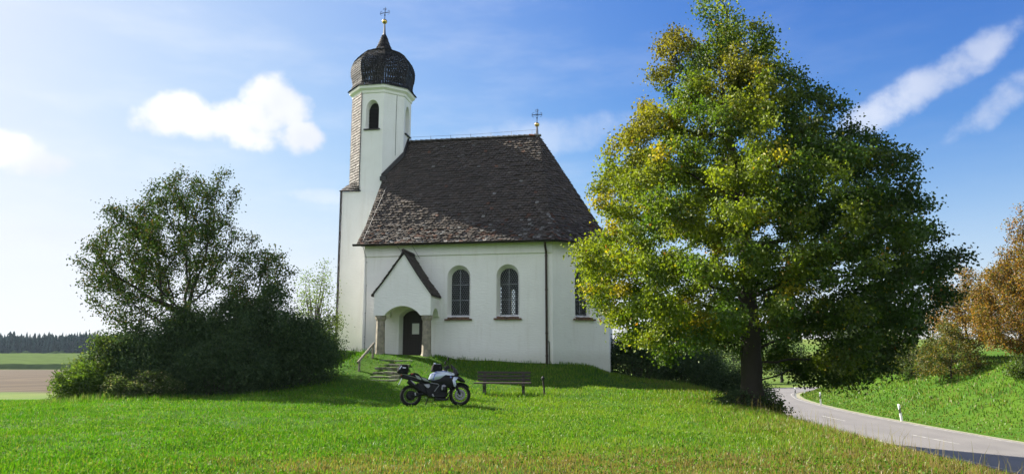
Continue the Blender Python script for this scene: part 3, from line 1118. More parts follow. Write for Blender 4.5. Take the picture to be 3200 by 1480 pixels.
def face_fn(i):
    a, b = faces8[i]
    o = Vector((TX + a[0], TY + a[1], 0)); dx = Vector((b[0] - a[0], b[1] - a[1], 0)).normalized()
    nin = Vector((-dx.y, dx.x, 0))
    def fn(u, z, d):
        p = o + dx * u + nin * d
        return (p.x, p.y, z)
    return fn, (Vector(b) - Vector(a)).length


for i in range(8):
    fn, ln = face_fn(i)
    if i in (0, 2):
        ho = pointed_window(ln / 2, 0.72, 13.36, 14.95); hi = pointed_window(ln / 2 + (0.03 if i == 0 else 0), 0.60, 13.42, 14.86)
        pierced_wall(tw, [(0, ZO0), (ln, ZO0), (ln, ZO1), (0, ZO1)], [ho], fn, [hi], 0.30)
    else:
        tw.add([fn(0, ZO0, 0), fn(ln, ZO0, 0), fn(ln, ZO1, 0), fn(0, ZO1, 0)], [(0, 1, 2, 3)])
tower = tw.build('tower', M['plaster'], church)
for i in (0, 2):
    fn, ln = face_fn(i)
    lv = MB()
    hi = pointed_window(ln / 2, 0.70, 13.36, 14.93)
    lv.prism(hi, fn, 0.36, 0.40)
    for k in range(15):
        z = 13.46 + 0.075 * k
        lv.add([fn(ln / 2 - 0.3, z, 0.24), fn(ln / 2 + 0.3, z, 0.24), fn(ln / 2 + 0.3, z + 0.075, 0.34), fn(ln / 2 - 0.3, z + 0.075, 0.34),
                fn(ln / 2 - 0.3, z - 0.014, 0.24), fn(ln / 2 + 0.3, z - 0.014, 0.24)], [(0, 1, 2, 3), (0, 1, 5, 4)])
    b = lv.build('belfry_window', M['louvre'], tower)
    s = MB(); s.prism([(ln / 2 - 0.44, 13.30), (ln / 2 + 0.44, 13.30), (ln / 2 + 0.44, 13.36), (ln / 2 - 0.44, 13.36)], fn, -0.09, 0.28)
    s.build('belfry_sill', M['flash'], tower)


# shingle cladding: diagonal weather face of the octagon and the west wall
SH = [(0.16, 0.145, 0.135), (0.20, 0.185, 0.175), (0.12, 0.105, 0.10), (0.24, 0.22, 0.21), (0.145, 0.12, 0.11)]


def shingle_tint(f, r_):
    return tuple(np.array(r_.choice(SH)) * r_.uniform(0.75, 1.25))


def clad(mb, fn, u0, u1, z0, z1, row, width, r_, out=0.05):
    z = z0; i = 0
    while z < z1 - 0.02:
        n = max(1, int((u1 - u0) / width)); w = (u1 - u0) / n
        for k in range(-1, n + 1):
            a = u0 + k * w + (0.5 * w if i % 2 else 0)
            a0, a1 = max(u0, a + 0.004), min(u1, a + w - 0.004)
            if a1 - a0 < 0.02:
                continue
            zb = z + r_.uniform(-0.012, 0.012); zt = min(z1, z + row * 1.1)
            o0 = -out - r_.uniform(0.0, 0.016)
            vs = [fn(a0, zb, o0), fn(a1, zb, o0 - 0.004), fn(a1, zt, -out + 0.022), fn(a0, zt, -out + 0.022),
                  fn(a0, zb, o0 + 0.026), fn(a1, zb, o0 + 0.026)]
            mb.add(vs, [(0, 1, 2, 3), (0, 4, 5, 1)], shingle_tint(0, r_))
        z += row; i += 1


cl = MB()
fn7, ln7 = face_fn(7)
clad(cl, fn7, -0.02, ln7 + 0.03, 10.2, ZO1, 0.15, 0.16, rnd)
fn6, ln6 = face_fn(6)
clad(cl, fn6, -0.03, ln6 + 0.02, 10.1, ZO1, 0.15, 0.16, rnd)
clad(cl, lambda a, b, d: (-11.25 + d, a, b), 2.33, 5.36, 1.5, 10.05, 0.15, 0.16, rnd, 0.07)
for t in range(3):          # splayed foot of the shingles over the square corner
    lay_tiles(cl, lambda f: lerp2((-11.36, 2.32), (-11.30, 3.3), f), lambda f: lerp2((-10.28, 2.32), (-10.36, 2.4), f), lambda f: 10.08 + 0.55 * f, (0.0, 1.0), 5, rnd, 0.16, 1.0, lambda f, r_: shingle_tint(f, r_), 0.02, 0.014, False) if t == 0 else None
cl.build('shingle_cladding', M['shingle'], tower, colors=True)
lp = MB()
lp.prism([(-11.38, 10.04), (-10.27, 10.04), (-10.27, 10.10), (-11.38, 10.10)], lambda a, b, d: (a, 2.29 + d, b), 0.0, 0.14)
lp.box((-11.32, 2.32, 5.9), (0.035, 0.06, 8.3))
lp.tube([(-10.36, 2.37, 10.1), (-10.36, 2.37, ZO1)], 0.022, 5)
lp.tube([(-8.62, 2.93, 12.0), (-8.62, 2.93, 14.4), (-8.60, 2.95, 15.4)], 0.012, 5)
lp.build('tower_flashing', M['flash'], tower)

# cornice and dome
ph = -math.pi / 2 - math.pi / 8
KC = 1 / math.cos(math.pi / 8)
co = MB()
co.lathe([(TA * KC, 15.30), (TA * KC + 0.05, 15.34), (TA * KC + 0.07, 15.46), (TA * KC + 0.20, 15.56), (TA * KC + 0.22, 15.70), (TA * KC + 0.15, 15.76), (1.0, 15.80)], 8, (TX, TY, 0), None, ph)
co.build('cornice', M['plaster'], tower)
PROF = [(1.86, 15.70), (1.70, 15.86), (1.60, 16.10), (1.64, 16.35), (1.71, 16.62), (1.735, 16.90), (1.70, 17.18), (1.60, 17.44), (1.43, 17.68), (1.18, 17.88), (0.86, 18.04), (0.60, 18.17), (0.45, 18.33), (0.35, 18.52), (0.265, 18.74), (0.18, 18.98), (0.10, 19.20)]


def prof_at(t):
    seg = [math.dist(PROF[i], PROF[i + 1]) for i in range(len(PROF) - 1)]
    L = sum(seg) * t
    for i, s_ in enumerate(seg):
        if L <= s_ or i == len(seg) - 1:
            k = min(1, L / s_)
            return (PROF[i][0] + (PROF[i + 1][0] - PROF[i][0]) * k, PROF[i][1] + (PROF[i + 1][1] - PROF[i][1]) * k)
        L -= s_


DT = [(0.026, 0.024, 0.027), (0.031, 0.028, 0.030), (0.020, 0.019, 0.022), (0.040, 0.036, 0.037)]
dm = MB()
NROW = 38
for i in range(NROW):
    ra, za = prof_at(i / NROW); rb, zb = prof_at(min(1, (i + 1.35) / NROW))
    for k in range(8):
        a0 = ph + 2 * math.pi * k / 8; a1 = ph + 2 * math.pi * (k + 1) / 8
        la = 2 * ra * math.sin(math.pi / 8)
        n = max(1, int(la / 0.13))
        def P(r_, a_, z_):
            return Vector((TX + r_ * math.cos(a_), TY + r_ * math.sin(a_), z_))
        A_, B_ = P(ra, a0, za), P(ra, a1, za)
        C_, D_ = P(rb, a1, zb), P(rb, a0, zb)
        nr = (B_ - A_).cross(D_ - A_).normalized()
        for j in range(n):
            s0, s1 = j / n, (j + 1) / n
            sh = 0.02 / max(la, 0.1) if j < n - 1 else 0.0
            o = 0.026 + rnd.uniform(0, 0.020)
            q = [A_.lerp(B_, s0) + nr * o, A_.lerp(B_, s1 - sh) + nr * o, D_.lerp(C_, s1 - sh), D_.lerp(C_, s0)]
            low = [q[0] - nr * 0.036, q[1] - nr * 0.036]
            dm.add(q + low, [(0, 1, 2, 3), (0, 4, 5, 1)], tuple(np.array(rnd.choice(DT)) * rnd.uniform(0.8, 1.25)))
dome = dm.build('onion_dome', M['shingle'], church, colors=True)
fin = MB()
fin.tube([(TX, TY, 19.12), (TX, TY, 19.25), (TX, TY, 19.55), (TX, TY, 19.85)], [0.13, 0.085, 0.06, 0.045], 8)
fin.build('finial', M['tin'], dome)
cross(dome, TX, TY, 19.98, 0.145, 20.85, 0.30, 0.03, False)

# ochre plate on the tower wall
op = MB(); op.box((-9.52, 2.365, 4.86), (0.16, 0.02, 0.28)); op.build('marker_plate', M['ochre'], church)

# ---- porch
PX0, PX1, PXA = -7.92, -5.27, -6.56
pw = MB()
yf = -1.5
out = [(PX0, 3.40), (PX0 + 0.5, 3.40)]
out += [(PX0 + 0.5 + (1.66) * t, 3.40 + 0.42 * math.sin(math.pi * t) ** 0.7) for t in np.linspace(0, 1, 15)[1:-1]]
out += [(PX1 - 0.48, 3.40), (PX1, 3.40), (PX1, 4.38), (PXA, 6.14), (PX0, 4.46)]
pw.prism(out, lambda a, b, d: (a, yf + d, b), 0.0, 0.32)
for (xa, xb) in ((PX0, PX0 + 0.32), (PX1 - 0.32, PX1)):
    sd = [(-1.18, 3.40)] + [(-1.18 + 1.0 * t, 3.40 + 0.36 * math.sin(math.pi * t) ** 0.7) for t in np.linspace(0, 1, 11)[1:-1]] + [(-0.18, 3.40), (0.0, 3.40), (0.0, 4.36), (-1.18, 4.36)]
    pw.prism(sd, lambda a, b, d, xa=xa, xb=xb: (xa + (xb - xa) * d, a, b), 0.0, 1.0)
pw.box(((PX0 + PX1) / 2, -0.6, 3.96), (PX1 - PX0 - 0.66, 1.1, 0.08))
porch = pw.build('porch', M['plaster'], church)
for x in (-7.66, -5.50):
    c = MB()
    c.lathe([(0.285, 1.0), (0.285, 1.52), (0.27, 1.60), (0.225, 1.72), (0.215, 1.80), (0.20, 2.6), (0.19, 3.14), (0.20, 3.18), (0.235, 3.24), (0.25, 3.31), (0.25, 3.395)], 8, (x, yf + 0.24, 0), None, math.pi / 8)
    c.build('column', M['sandstone'], porch)
    e = MB()
    e.box((x, -0.09, 2.3), (0.30, 0.18, 2.2))
fl_ = MB(); fl_.box((-6.6, -0.86, 1.30), (2.7, 1.84, 0.46)); fl_.build('porch_floor', M['step'], porch)


def porch_z(t):
    """0 at the ridge, 1 at the eave, a little hollow"""
    return 6.26 - 1.96 * t + 0.06 * math.sin(math.pi * t) * -1.0


pr = MB()
for s_ in (-1, 1):
    ex = PXA + s_ * (1.36 if s_ > 0 else 1.46)
    N = 15
    lay_tiles(pr, (lambda f: (ex + (PXA - ex) * f, -1.62)) if s_ > 0 else (lambda f: (ex + (PXA - ex) * f, 0.0)),
              (lambda f: (ex + (PXA - ex) * f, 0.0)) if s_ > 0 else (lambda f: (ex + (PXA - ex) * f, -1.62)),
              lambda f: porch_z(1 - f), (-s_, 0), N, rnd, 0.18, 1.0, lambda f, r_: tile_tint(0.3 + f, r_), 0.028, 0.012)
    poly = [(PXA + (ex - PXA) * t, porch_z(t) - 0.015) for t in np.linspace(0, 1, 7)] + [(PXA + (ex - PXA) * t, porch_z(t) - 0.055) for t in np.linspace(1, 0, 7)]
    pr.prism(poly, lambda a, b, d: (a, d, b), -1.60, -0.005)
for i in range(6):
    y0 = -1.64 + 0.27 * i
    pr.tube([(PXA, y0, 6.30), (PXA, y0 + 0.30, 6.285)], [0.085, 0.07], 8)
n0 = len(pr.c)
pr.c = [(0.05, 0.038, 0.032) if c == (1, 1, 1) else c for c in pr.c]
pr.build('porch_roof', M['tile'], porch, colors=True)

# ------------------------------------------------------------------ steps, handrail
st = thing('stone_steps', 'mossy old stone steps climbing the bank to the porch', 'steps', tuple(chl(-7.0, -2.6, 1.0)), -YAW)
for i in range(6):
    yy = -1.95 - 0.47 * i
    zt = 1.44 - 0.155 * i
    b = MB()
    rr = random.Random(i)
    wx = 1.55 - 0.08 * i
    xc = -6.62 + 0.055 * i
    zz = 0
    for (fx0, fx1) in ((0, 0.36), (0.365, 0.70), (0.705, 1.0)):
        dz = rr.uniform(-0.03, 0.02)
        b.box((xc - wx / 2 + wx * (fx0 + fx1) / 2 + 7.0, yy + 2.6 + rr.uniform(-0.05, 0.05), zt - 0.11 - 1.0 + dz), (wx * (fx1 - fx0), 0.50, 0.22), Matrix.Rotation(rr.uniform(-0.04, 0.04), 3, 'Z') @ Matrix.Rotation(rr.uniform(-0.03, 0.03), 3, 'Y'), 0.025)
    b.build('step', M['step'], st)
hr = thing('handrail', 'sloping grey wooden handrail on two posts beside the porch steps', 'handrail', tuple(chl(-7.8, -2.6, 1.0)), -YAW)
lo, hi = chl(-7.8, -3.35), chl(-7.72, -1.98)
def toL(p, o=chl(-7.8, -2.6, 1.0)):
    v = Vector(p) - o
    return Vector((v.x * E1[0] + v.y * E1[1], v.x * E2[0] + v.y * E2[1], v.z))
b = MB()
a_, c_ = toL((lo.x, lo.y, 1.42)), toL((hi.x, hi.y, 2.12))
dirv = (c_ - a_).normalized()
b.tube([a_ - dirv * 0.18, c_ + dirv * 0.12], 0.048, 8)
b.build('rail', M['wood_grey'], hr)
for (q, top) in ((lo, 1.40), (hi, 2.10)):
    b = MB(); p = toL((q.x, q.y, top)); g0 = gz(q.x, q.y) - 0.1
    b.tube([toL((q.x, q.y, g0)), p], [0.055, 0.05], 8)
    b.build('post', M['wood_grey'], hr)

# ------------------------------------------------------------------ vegetation
def grow(attract, root, step, infl, kill, rng, seedpts, max_nodes=4200, iters=400, up=0.12):
    """space colonisation: returns node positions and parents"""
    P = [np.array(p, float) for p in seedpts]
    par = [-1] + list(range(len(P) - 1))
    A = np.array(attract, float)
    near_d = np.full(len(A), 1e9); near_i = np.zeros(len(A), int)
    def upd(lo):
        for i in range(lo, len(P)):
            d = np.linalg.norm(A - P[i], axis=1)
            m = d < near_d
            near_d[m] = d[m]; near_i[m] = i
    upd(0)
    tried = set()
    for it in range(iters):
        if not len(A) or len(P) > max_nodes:
            break
        m = near_d < infl
        if not m.any():
            m = near_d <= near_d.min() + step
        dirs = A[m] - np.array([P[i] for i in near_i[m]])
        dirs /= np.maximum(np.linalg.norm(dirs, axis=1, keepdims=True), 1e-6)
        idx = near_i[m]
        acc = {}
        for i, d in zip(idx, dirs):
            if i in acc:
                acc[i] += d
            else:
                acc[i] = d.copy()
        lo = len(P)
        for i, d in acc.items():
            d = d / max(np.linalg.norm(d), 1e-6)
            if par[i] >= 0:
                pd = P[i] - P[par[i]]
                d = d + 0.35 * pd / max(np.linalg.norm(pd), 1e-6)
            d = d + rng.normal(0, 0.16, 3) + np.array([0, 0, up])
            d /= np.linalg.norm(d)
            q = P[i] + d * step
            key = (int(i), int(q[0] / step * 3), int(q[1] / step * 3), int(q[2] / step * 3))
            if key in tried:
                continue
            tried.add(key)
            P.append(q); par.append(int(i))
        if len(P) == lo:
            k = near_d > infl * 0.999
            far = near_d.argmin()
            keep = np.ones(len(A), bool); keep[far] = False
            A, near_d, near_i = A[keep], near_d[keep], near_i[keep]
            continue
        upd(lo)
        keep = near_d > kill
        A, near_d, near_i = A[keep], near_d[keep], near_i[keep]
    return np.array(P), np.array(par)


def limbs_mesh(P, par, r_tip, expo, mb, r_base=None, sides=6, min_r=0.0, flare=0.0):
    n = len(P)
    kids = [[] for _ in range(n)]
    for i in range(n):
        if par[i] >= 0:
            kids[par[i]].append(i)
    load = np.zeros(n)
    for i in range(n - 1, -1, -1):
        if not kids[i]:
            load[i] = 1.0
        if par[i] >= 0:
            load[par[i]] += load[i]
    rad = r_tip * load ** (1 / expo)
    if r_base:
        rad *= 1 + (r_base / rad[0] - 1) * np.clip(load / load[0], 0, 1) ** 0.25
    stack = [(0, None)]
    while stack:
        s, pp = stack.pop()
        pts, rr = ([P[pp]], [min(rad[pp], rad[s] * 1.25)]) if pp is not None else ([], [])
        c = s
        while True:
            pts.append(P[c]); rr.append(rad[c])
            if not kids[c]:
                break
            ks = sorted(kids[c], key=lambda k: -load[k])
            for k in ks[1:]:
                stack.append((k, c))
            c = ks[0]
        if max(rr) < min_r or len(pts) < 2:
            continue
        if flare and s == 0:
            rr[0] *= 1 + flare
            if len(rr) > 1:
                rr[1] *= 1 + flare * 0.35
        mb.tube([tuple(p) for p in pts], rr, sides if max(rr) > 0.04 else 4, cap=False)
    return load, rad


def leaves(name, C, size, tint, m, parent, rng, droop=0.35, aspect=0.75, updir=None, curl=0.25):
    """one small folded leaf per row of C"""
    n = len(C)
    s = np.asarray(size) * rng.uniform(0.65, 1.3, n)
    ax = rng.normal(0, 1, (n, 3)); ax[:, 2] -= droop * 2
    ax /= np.linalg.norm(ax, axis=1, keepdims=True)
    nr = rng.normal(0, 1, (n, 3)); nr[:, 2] += 0.9
    nr -= ax * (nr * ax).sum(1, keepdims=True)
    nr /= np.maximum(np.linalg.norm(nr, axis=1, keepdims=True), 1e-6)
    sd = np.cross(ax, nr)
    L = s[:, None]; W = (s * aspect * 0.5)[:, None]
    base = C
    tip = C + ax * L - nr * L * curl
    mid = C + ax * L * 0.45
    lf = mid + sd * W + nr * W * 0.45
    rt = mid - sd * W + nr * W * 0.45
    V = np.stack([base, lf, tip, rt], 1).reshape(-1, 3)
    k = np.arange(n) * 4
    F = np.concatenate([np.stack([k, k + 1, k + 2], 1), np.stack([k, k + 2, k + 3], 1)])
    T = np.repeat(np.asarray(tint), 4, axis=0)
    return np_mesh(name, V, [F], m, parent, T)


def pal(rng, n, cols, w, jit=0.18):
    cols = np.array(cols)
    i = rng.choice(len(cols), n, p=np.array(w) / sum(w))
    return cols[i] * rng.uniform(1 - jit, 1 + jit, (n, 1))


def clump_leaves(P, load, per, spread, rng, maxload=5):
    """leaf positions round the thin twigs; returns positions and the twig index of each"""
    tw = np.where(load <= maxload)[0]
    k = rng.poisson(per, len(tw))
    idx = np.repeat(tw, k)
    C = P[idx] + rng.normal(0, spread, (len(idx), 3)) * np.array([1, 1, 0.8])
    return C, idx


def interp_profile(tab, z):
    t = np.array(tab, float)
    return np.interp(z, t[:, 0], t[:, 1]), np.interp(z, t[:, 0], t[:, 2])


def crown_points(n, tab, rng, fill=0.45, ydepth=0.92, holes=0, hole_r=(0.5, 1.0), front=1.0):
    """points inside an uneven envelope: tab rows are (height, reach left, reach right)"""
    t = np.array(tab, float)
    z0, z1 = t[0, 0], t[-1, 0]
    out = []
    while len(out) < n:
        z = rng.uniform(z0, z1, n * 3)
        l, r = interp_profile(tab, z)
        a = rng.uniform(0, 2 * np.pi, n * 3)
        rad = rng.uniform(0, 1, n * 3) ** fill
        cx = (r - l) / 2; hw = (l + r) / 2
        lump = 0.83 + 0.20 * vnoise(a * 2.2 + 9, z * 0.9, 7)
        x = cx + np.cos(a) * hw * rad * lump
        y = np.sin(a) * hw * ydepth * rad * lump
        keep = rng.uniform(0, 1, n * 3) < hw / hw.max() + 0.08
        out += list(np.stack([x, y, z], 1)[keep])
    out = np.array(out[:n])
    for _ in range(holes):
        c = out[rng.integers(len(out))]
        out = out[np.linalg.norm(out - c, axis=1) > rng.uniform(*hole_r)]
    return out


GREEN = (0.062, 0.118, 0.009)
DEEP = (0.034, 0.072, 0.009)
LIME = (0.180, 0.230, 0.012)
YELL = (0.280, 0.245, 0.015)
ORNG = (0.270, 0.130, 0.018)
BRWN = (0.130, 0.062, 0.018)

# ---- the big linden between chapel and road
bx, by = 7.95, 25.4
LIN = thing('linden_tree', 'large broad linden tree turning yellow between the chapel and the road', 'tree', (bx, by, gz(bx, by) - 0.15))
rng = np.random.default_rng(5)
TAB = [(0.9, 0.8, 4.2), (1.4, 2.6, 4.9), (1.9, 4.3, 5.3), (2.5, 5.2, 6.0), (3.4, 6.0, 6.9), (4.6, 6.4, 7.2), (6.0, 6.3, 7.0), (7.3, 5.9, 6.5), (8.6, 5.2, 5.6), (9.6, 4.7, 4.5), (10.8, 3.9, 2.9), (12.0, 3.4, 1.9), (13.2, 2.8, 1.0), (14.1, 1.9, 0.45), (15.0, 1.2, 0.0)]
at = crown_points(3900, TAB, rng, 0.47, 0.92, 30, (0.45, 0.8))
at = at[(np.hypot(at[:, 0], at[:, 1]) > 1.5) | (at[:, 2] > 2.6)]
at = at[(at[:, 2] > 2.3) | (at[:, 0] > 1.2) | (at[:, 0] < -2.6)]
P, par = grow(at, None, 0.42, 2.6, 0.72, rng, [(0, 0, 0), (0.02, 0, 0.5), (0.0, 0.02, 1.0), (0.03, 0, 1.5), (0.02, 0.02, 2.0), (0.05, 0, 2.6), (0.04, 0.03, 3.2), (0.0, 0.0, 3.9), (0.02, 0.05, 4.6), (0.06, 0.0, 5.4), (0.0, 0.05, 6.2), (-0.05, 0, 7.0), (-0.12, 0.0, 7.8), (-0.25, 0, 8.6), (-0.36, 0, 9.4), (-0.48, 0, 10.2)], 5200)
mb = MB()
load, rad = limbs_mesh(P, par, 0.0085, 2.15, mb, 0.36, 8, 0.0, 0.55)
mb.build('trunk', M['bark'], LIN, smooth=True)
C, idx = clump_leaves(P, load, 175, 0.20, rng, 5)
low = rng.uniform(0, 1, len(C)) < np.clip((15.2 - C[:, 2]) / 2.2, 0.10, 1)
C, idx = C[low], idx[low]
# autumn colour by spray; sunlit west and shaded east also painted into the leaves
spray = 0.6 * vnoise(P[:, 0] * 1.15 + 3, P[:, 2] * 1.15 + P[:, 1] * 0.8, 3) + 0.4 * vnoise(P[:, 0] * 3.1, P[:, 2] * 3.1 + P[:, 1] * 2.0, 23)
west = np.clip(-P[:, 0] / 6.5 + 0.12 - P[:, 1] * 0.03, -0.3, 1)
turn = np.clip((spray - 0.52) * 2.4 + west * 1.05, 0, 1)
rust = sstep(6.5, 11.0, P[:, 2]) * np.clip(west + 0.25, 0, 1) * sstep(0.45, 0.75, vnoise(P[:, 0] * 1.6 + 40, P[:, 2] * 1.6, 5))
base = np.array((0.028, 0.060, 0.009))[None] * (1 - np.clip(0.55 - P[:, 0:1] / 9.0, 0, 1)) + np.array(GREEN)[None] * np.clip(0.55 - P[:, 0:1] / 9.0, 0, 1)  # green darkened eastward, the crown's shade put into the leaf colour
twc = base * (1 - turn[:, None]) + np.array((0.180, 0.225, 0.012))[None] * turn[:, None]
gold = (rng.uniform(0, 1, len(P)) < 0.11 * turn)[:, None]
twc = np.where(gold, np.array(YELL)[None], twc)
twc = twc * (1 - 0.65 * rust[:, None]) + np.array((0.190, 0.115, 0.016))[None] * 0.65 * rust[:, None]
twc *= rng.uniform(0.75, 1.25, (len(P), 1))
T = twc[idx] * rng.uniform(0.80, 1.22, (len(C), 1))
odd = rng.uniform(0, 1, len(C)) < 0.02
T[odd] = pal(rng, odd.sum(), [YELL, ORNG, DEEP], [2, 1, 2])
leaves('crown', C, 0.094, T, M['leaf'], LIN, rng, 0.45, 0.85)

# ---- the backlit tree on the left
tx, ty = -13.1, 31.2
MAP = thing('field_maple', 'dark backlit round-crowned tree rising from the bushes left of the chapel', 'tree', (tx, ty, gz(tx, ty) - 0.1))
rng = np.random.default_rng(8)
TAB2 = [(2.2, 3.3, 1.8), (2.7, 4.3, 3.2), (3.3, 4.6, 4.0), (4.2, 4.5, 4.15), (5.0, 4.7, 4.1), (5.6, 4.8, 3.8), (6.3, 4.6, 3.0), (6.9, 4.4, 1.4), (7.6, 3.9, 1.6), (8.1, 3.3, 1.9), (8.7, 2.1, 1.8), (9.2, 0.8, 1.3)]
at = crown_points(2300, TAB2, rng, 0.40, 0.85, 26, (0.45, 1.0))
P, par = grow(at, None, 0.32, 2.0, 0.55, rng, [(0, 0, 0), (0.02, 0, 0.45), (-0.03, 0, 0.9), (-0.02, 0.02, 1.35), (-0.12, 0, 1.8), (-0.2, 0.0, 2.3), (-0.3, 0.0, 2.8)], 4200)
mb = MB()
load, rad = limbs_mesh(P, par, 0.0085, 2.1, mb, 0.24, 7, 0.0, 0.3)
mb.build('trunk', M['bark'], MAP, smooth=True)
C, idx = clump_leaves(P, load, 92, 0.18, rng, 4)
thin = rng.uniform(0, 1, len(C)) < np.clip(0.30 + 0.80 * sstep(3.0, 5.8, C[:, 2] + 0.8 * vnoise(C[:, 0], C[:, 2], 6)), 0, 1) * (1 - 0.7 * np.exp(-((C[:, 0] - 1.4) ** 2 + (C[:, 2] - 5.6) ** 2) / 1.0)) * (1 - 0.5 * np.exp(-((C[:, 0] + 0.2) ** 2 + (C[:, 2] - 3.6) ** 2) / 2.5))
C = C[thin]
T = pal(rng, len(C), [(0.040, 0.075, 0.014), (0.032, 0.060, 0.014), (0.075, 0.085, 0.018), (0.11, 0.075, 0.025)], [5, 4, 2, 0.8])
leaves('crown', C, 0.086, T, M['leaf_dull'], MAP, rng, 0.3, 0.8)
# thin upright shoots above the crown
# ---- shrubs
def shrub(name, label, cat, x, y, h, wx, wy, n, cols, w, size, seed, group=None, material='leaf', lean=0.0, dens=1.0, spiky=0.0, stems=9, shape=0.55, holes=6, skirt=0.22):
    rng = np.random.default_rng(seed)
    root = thing(name, label, cat, (x, y, gz(x, y) - 0.05), 0, group)
    nb = max(10, int(26 * dens))
    # bouquets of twigs inside a dome
    a = rng.uniform(0, 2 * np.pi, nb); u = rng.uniform(0, 1, nb)
    rr = np.sqrt(rng.uniform(0, 1, nb))
    top = h * (1 - shape * rr ** 2.2) * rng.uniform(0.72, 1.08, nb)
    bxs = np.cos(a) * rr * wx; bys = np.sin(a) * rr * wy
    mb = MB()
    Cs = []
    for k in range(nb):
        p0 = np.array([bxs[k] * 0.35, bys[k] * 0.35, -0.05]); p3 = np.array([bxs[k] + lean * top[k], bys[k], top[k]])
        p1 = p0 + np.array([bxs[k] * 0.1, bys[k] * 0.1, top[k] * 0.45]) + rng.normal(0, 0.05, 3)
        p2 = p0 + (p3 - p0) * 0.72 + np.array([0, 0, top[k] * 0.10]) + rng.normal(0, 0.06, 3)
        mb.tube([p0, p1, p2, p3], [0.022 * h ** 0.5, 0.017 * h ** 0.5, 0.011, 0.003], 5, cap=False)
        m = int(n * 1.7 / nb)
        t = rng.uniform(0.08, 1.0, m) ** 0.8
        path = ((1 - t)[:, None] ** 2 * p1 + 2 * ((1 - t) * t)[:, None] * p2 + (t ** 2)[:, None] * p3)
        sp = (0.10 + 0.20 * (1 - t)) * (h ** 0.5) * (1 - spiky * 0.6)
        Cs.append(path + rng.normal(0, 1, (m, 3)) * sp[:, None] * np.array([wx / max(wx, wy) * 1.25, 1.0, 0.8]))
    mb.build('stem', M['twig'], root)
    n = int(n * 1.7)
    size = size * 0.77
    m = int(n * skirt)
    a = rng.uniform(0, 2 * np.pi, m); q = rng.uniform(0.55, 1.02, m)
    zz = h * 0.5 * rng.uniform(0, 1, m) ** 1.2
    Cs.append(np.stack([np.cos(a) * q * wx, np.sin(a) * q * wy, zz], 1) + rng.normal(0, 0.07, (m, 3)))
    C = np.concatenate(Cs)
    C = C[C[:, 2] > 0.02]
    for _ in range(holes):
        c = C[rng.integers(len(C))]
        C = C[np.linalg.norm(C - c, axis=1) > rng.uniform(0.10, 0.26)]
    tn = vnoise(C[:, 0] * 1.7 + seed, C[:, 2] * 1.7 + C[:, 1], seed)
    T = pal(rng, len(C), cols, w) * (0.75 + 0.5 * tn)[:, None]
    leaves('foliage', C, size, T, M[material], root, rng, 0.25, 0.72)
    return root


DK = [(0.052, 0.088, 0.040), (0.066, 0.104, 0.040), (0.042, 0.072, 0.036)]
gB = 'dense dark bushes left of the chapel'
LB = [
    (-10.0, 29.9, 4.0, 2.1, 1.6, 22000, 'tall dense dark bush beneath the backlit tree, right of its trunk'),
    (-12.4, 29.6, 3.3, 2.1, 1.6, 18000, 'dark bush directly in front of the backlit tree trunk'),
    (-8.5, 30.4, 2.8, 1.35, 1.3, 12000, 'lower dark bush sloping down towards the chapel tower'),
    (-14.7, 29.3, 2.7, 1.6, 1.3, 12000, 'dark bush left of the backlit tree trunk with ragged sunlit edge'),
    (-10.9, 28.7, 2.2, 2.2, 1.0, 12000, 'low shaded bush at the front of the dark thicket'),
]
for k, (x, y, h, wx, wy, n, lab) in enumerate(LB):
    shrub('bush', lab, 'bush', x, y, h, wx, wy, n, DK, [3, 3, 2], 0.11, 30 + k, gB, 'leaf_dull', dens=1.5)
shrub('nettle_clump', 'bright green nettles and tall weeds at the sunny end of the thicket', 'weeds', -15.7, 28.5, 1.45, 1.4, 1.0, 9000, [(0.07, 0.13, 0.014), (0.10, 0.16, 0.02), (0.05, 0.09, 0.014)], [4, 3, 3], 0.105, 41, None, 'leaf', dens=1.7, spiky=0.4)
shrub('elder_shrub', 'taller sunlit elder shrub with pale seed heads left in the thicket', 'shrub', -15.1, 29.0, 2.5, 1.4, 1.0, 8000, [(0.06, 0.11, 0.016), (0.11, 0.14, 0.035), (0.045, 0.075, 0.016)], [4, 2, 3], 0.105, 42, None, 'leaf', dens=1.1, spiky=0.4)
shrub('wild_rose_bush', 'low grey-green bramble with pale flower heads before the thicket', 'shrub', -13.4, 27.7, 1.05, 1.5, 0.7, 5200, [(0.07, 0.10, 0.03), (0.05, 0.085, 0.02), (0.16, 0.16, 0.09)], [4, 4, 1], 0.09, 43, None, 'leaf', dens=1.0, spiky=0.4)
shrub('sapling', 'slim light green sapling beside the left edge of the chapel tower', 'sapling', -9.55, 36.6, 4.6, 1.15, 0.9, 2600, [(0.10, 0.16, 0.02), (0.13, 0.18, 0.03), (0.07, 0.11, 0.02)], [4, 3, 3], 0.10, 44, None, 'leaf', dens=0.8, spiky=0.55, shape=0.75, skirt=0.05)
shrub('hazel_bush', 'green hazel bush at the foot of the tower beside the slim sapling', 'bush', -9.0, 35.0, 1.7, 0.95, 0.8, 3200, [(0.06, 0.11, 0.016), (0.045, 0.08, 0.014)], [3, 3], 0.10, 45, None, 'leaf', dens=0.9)

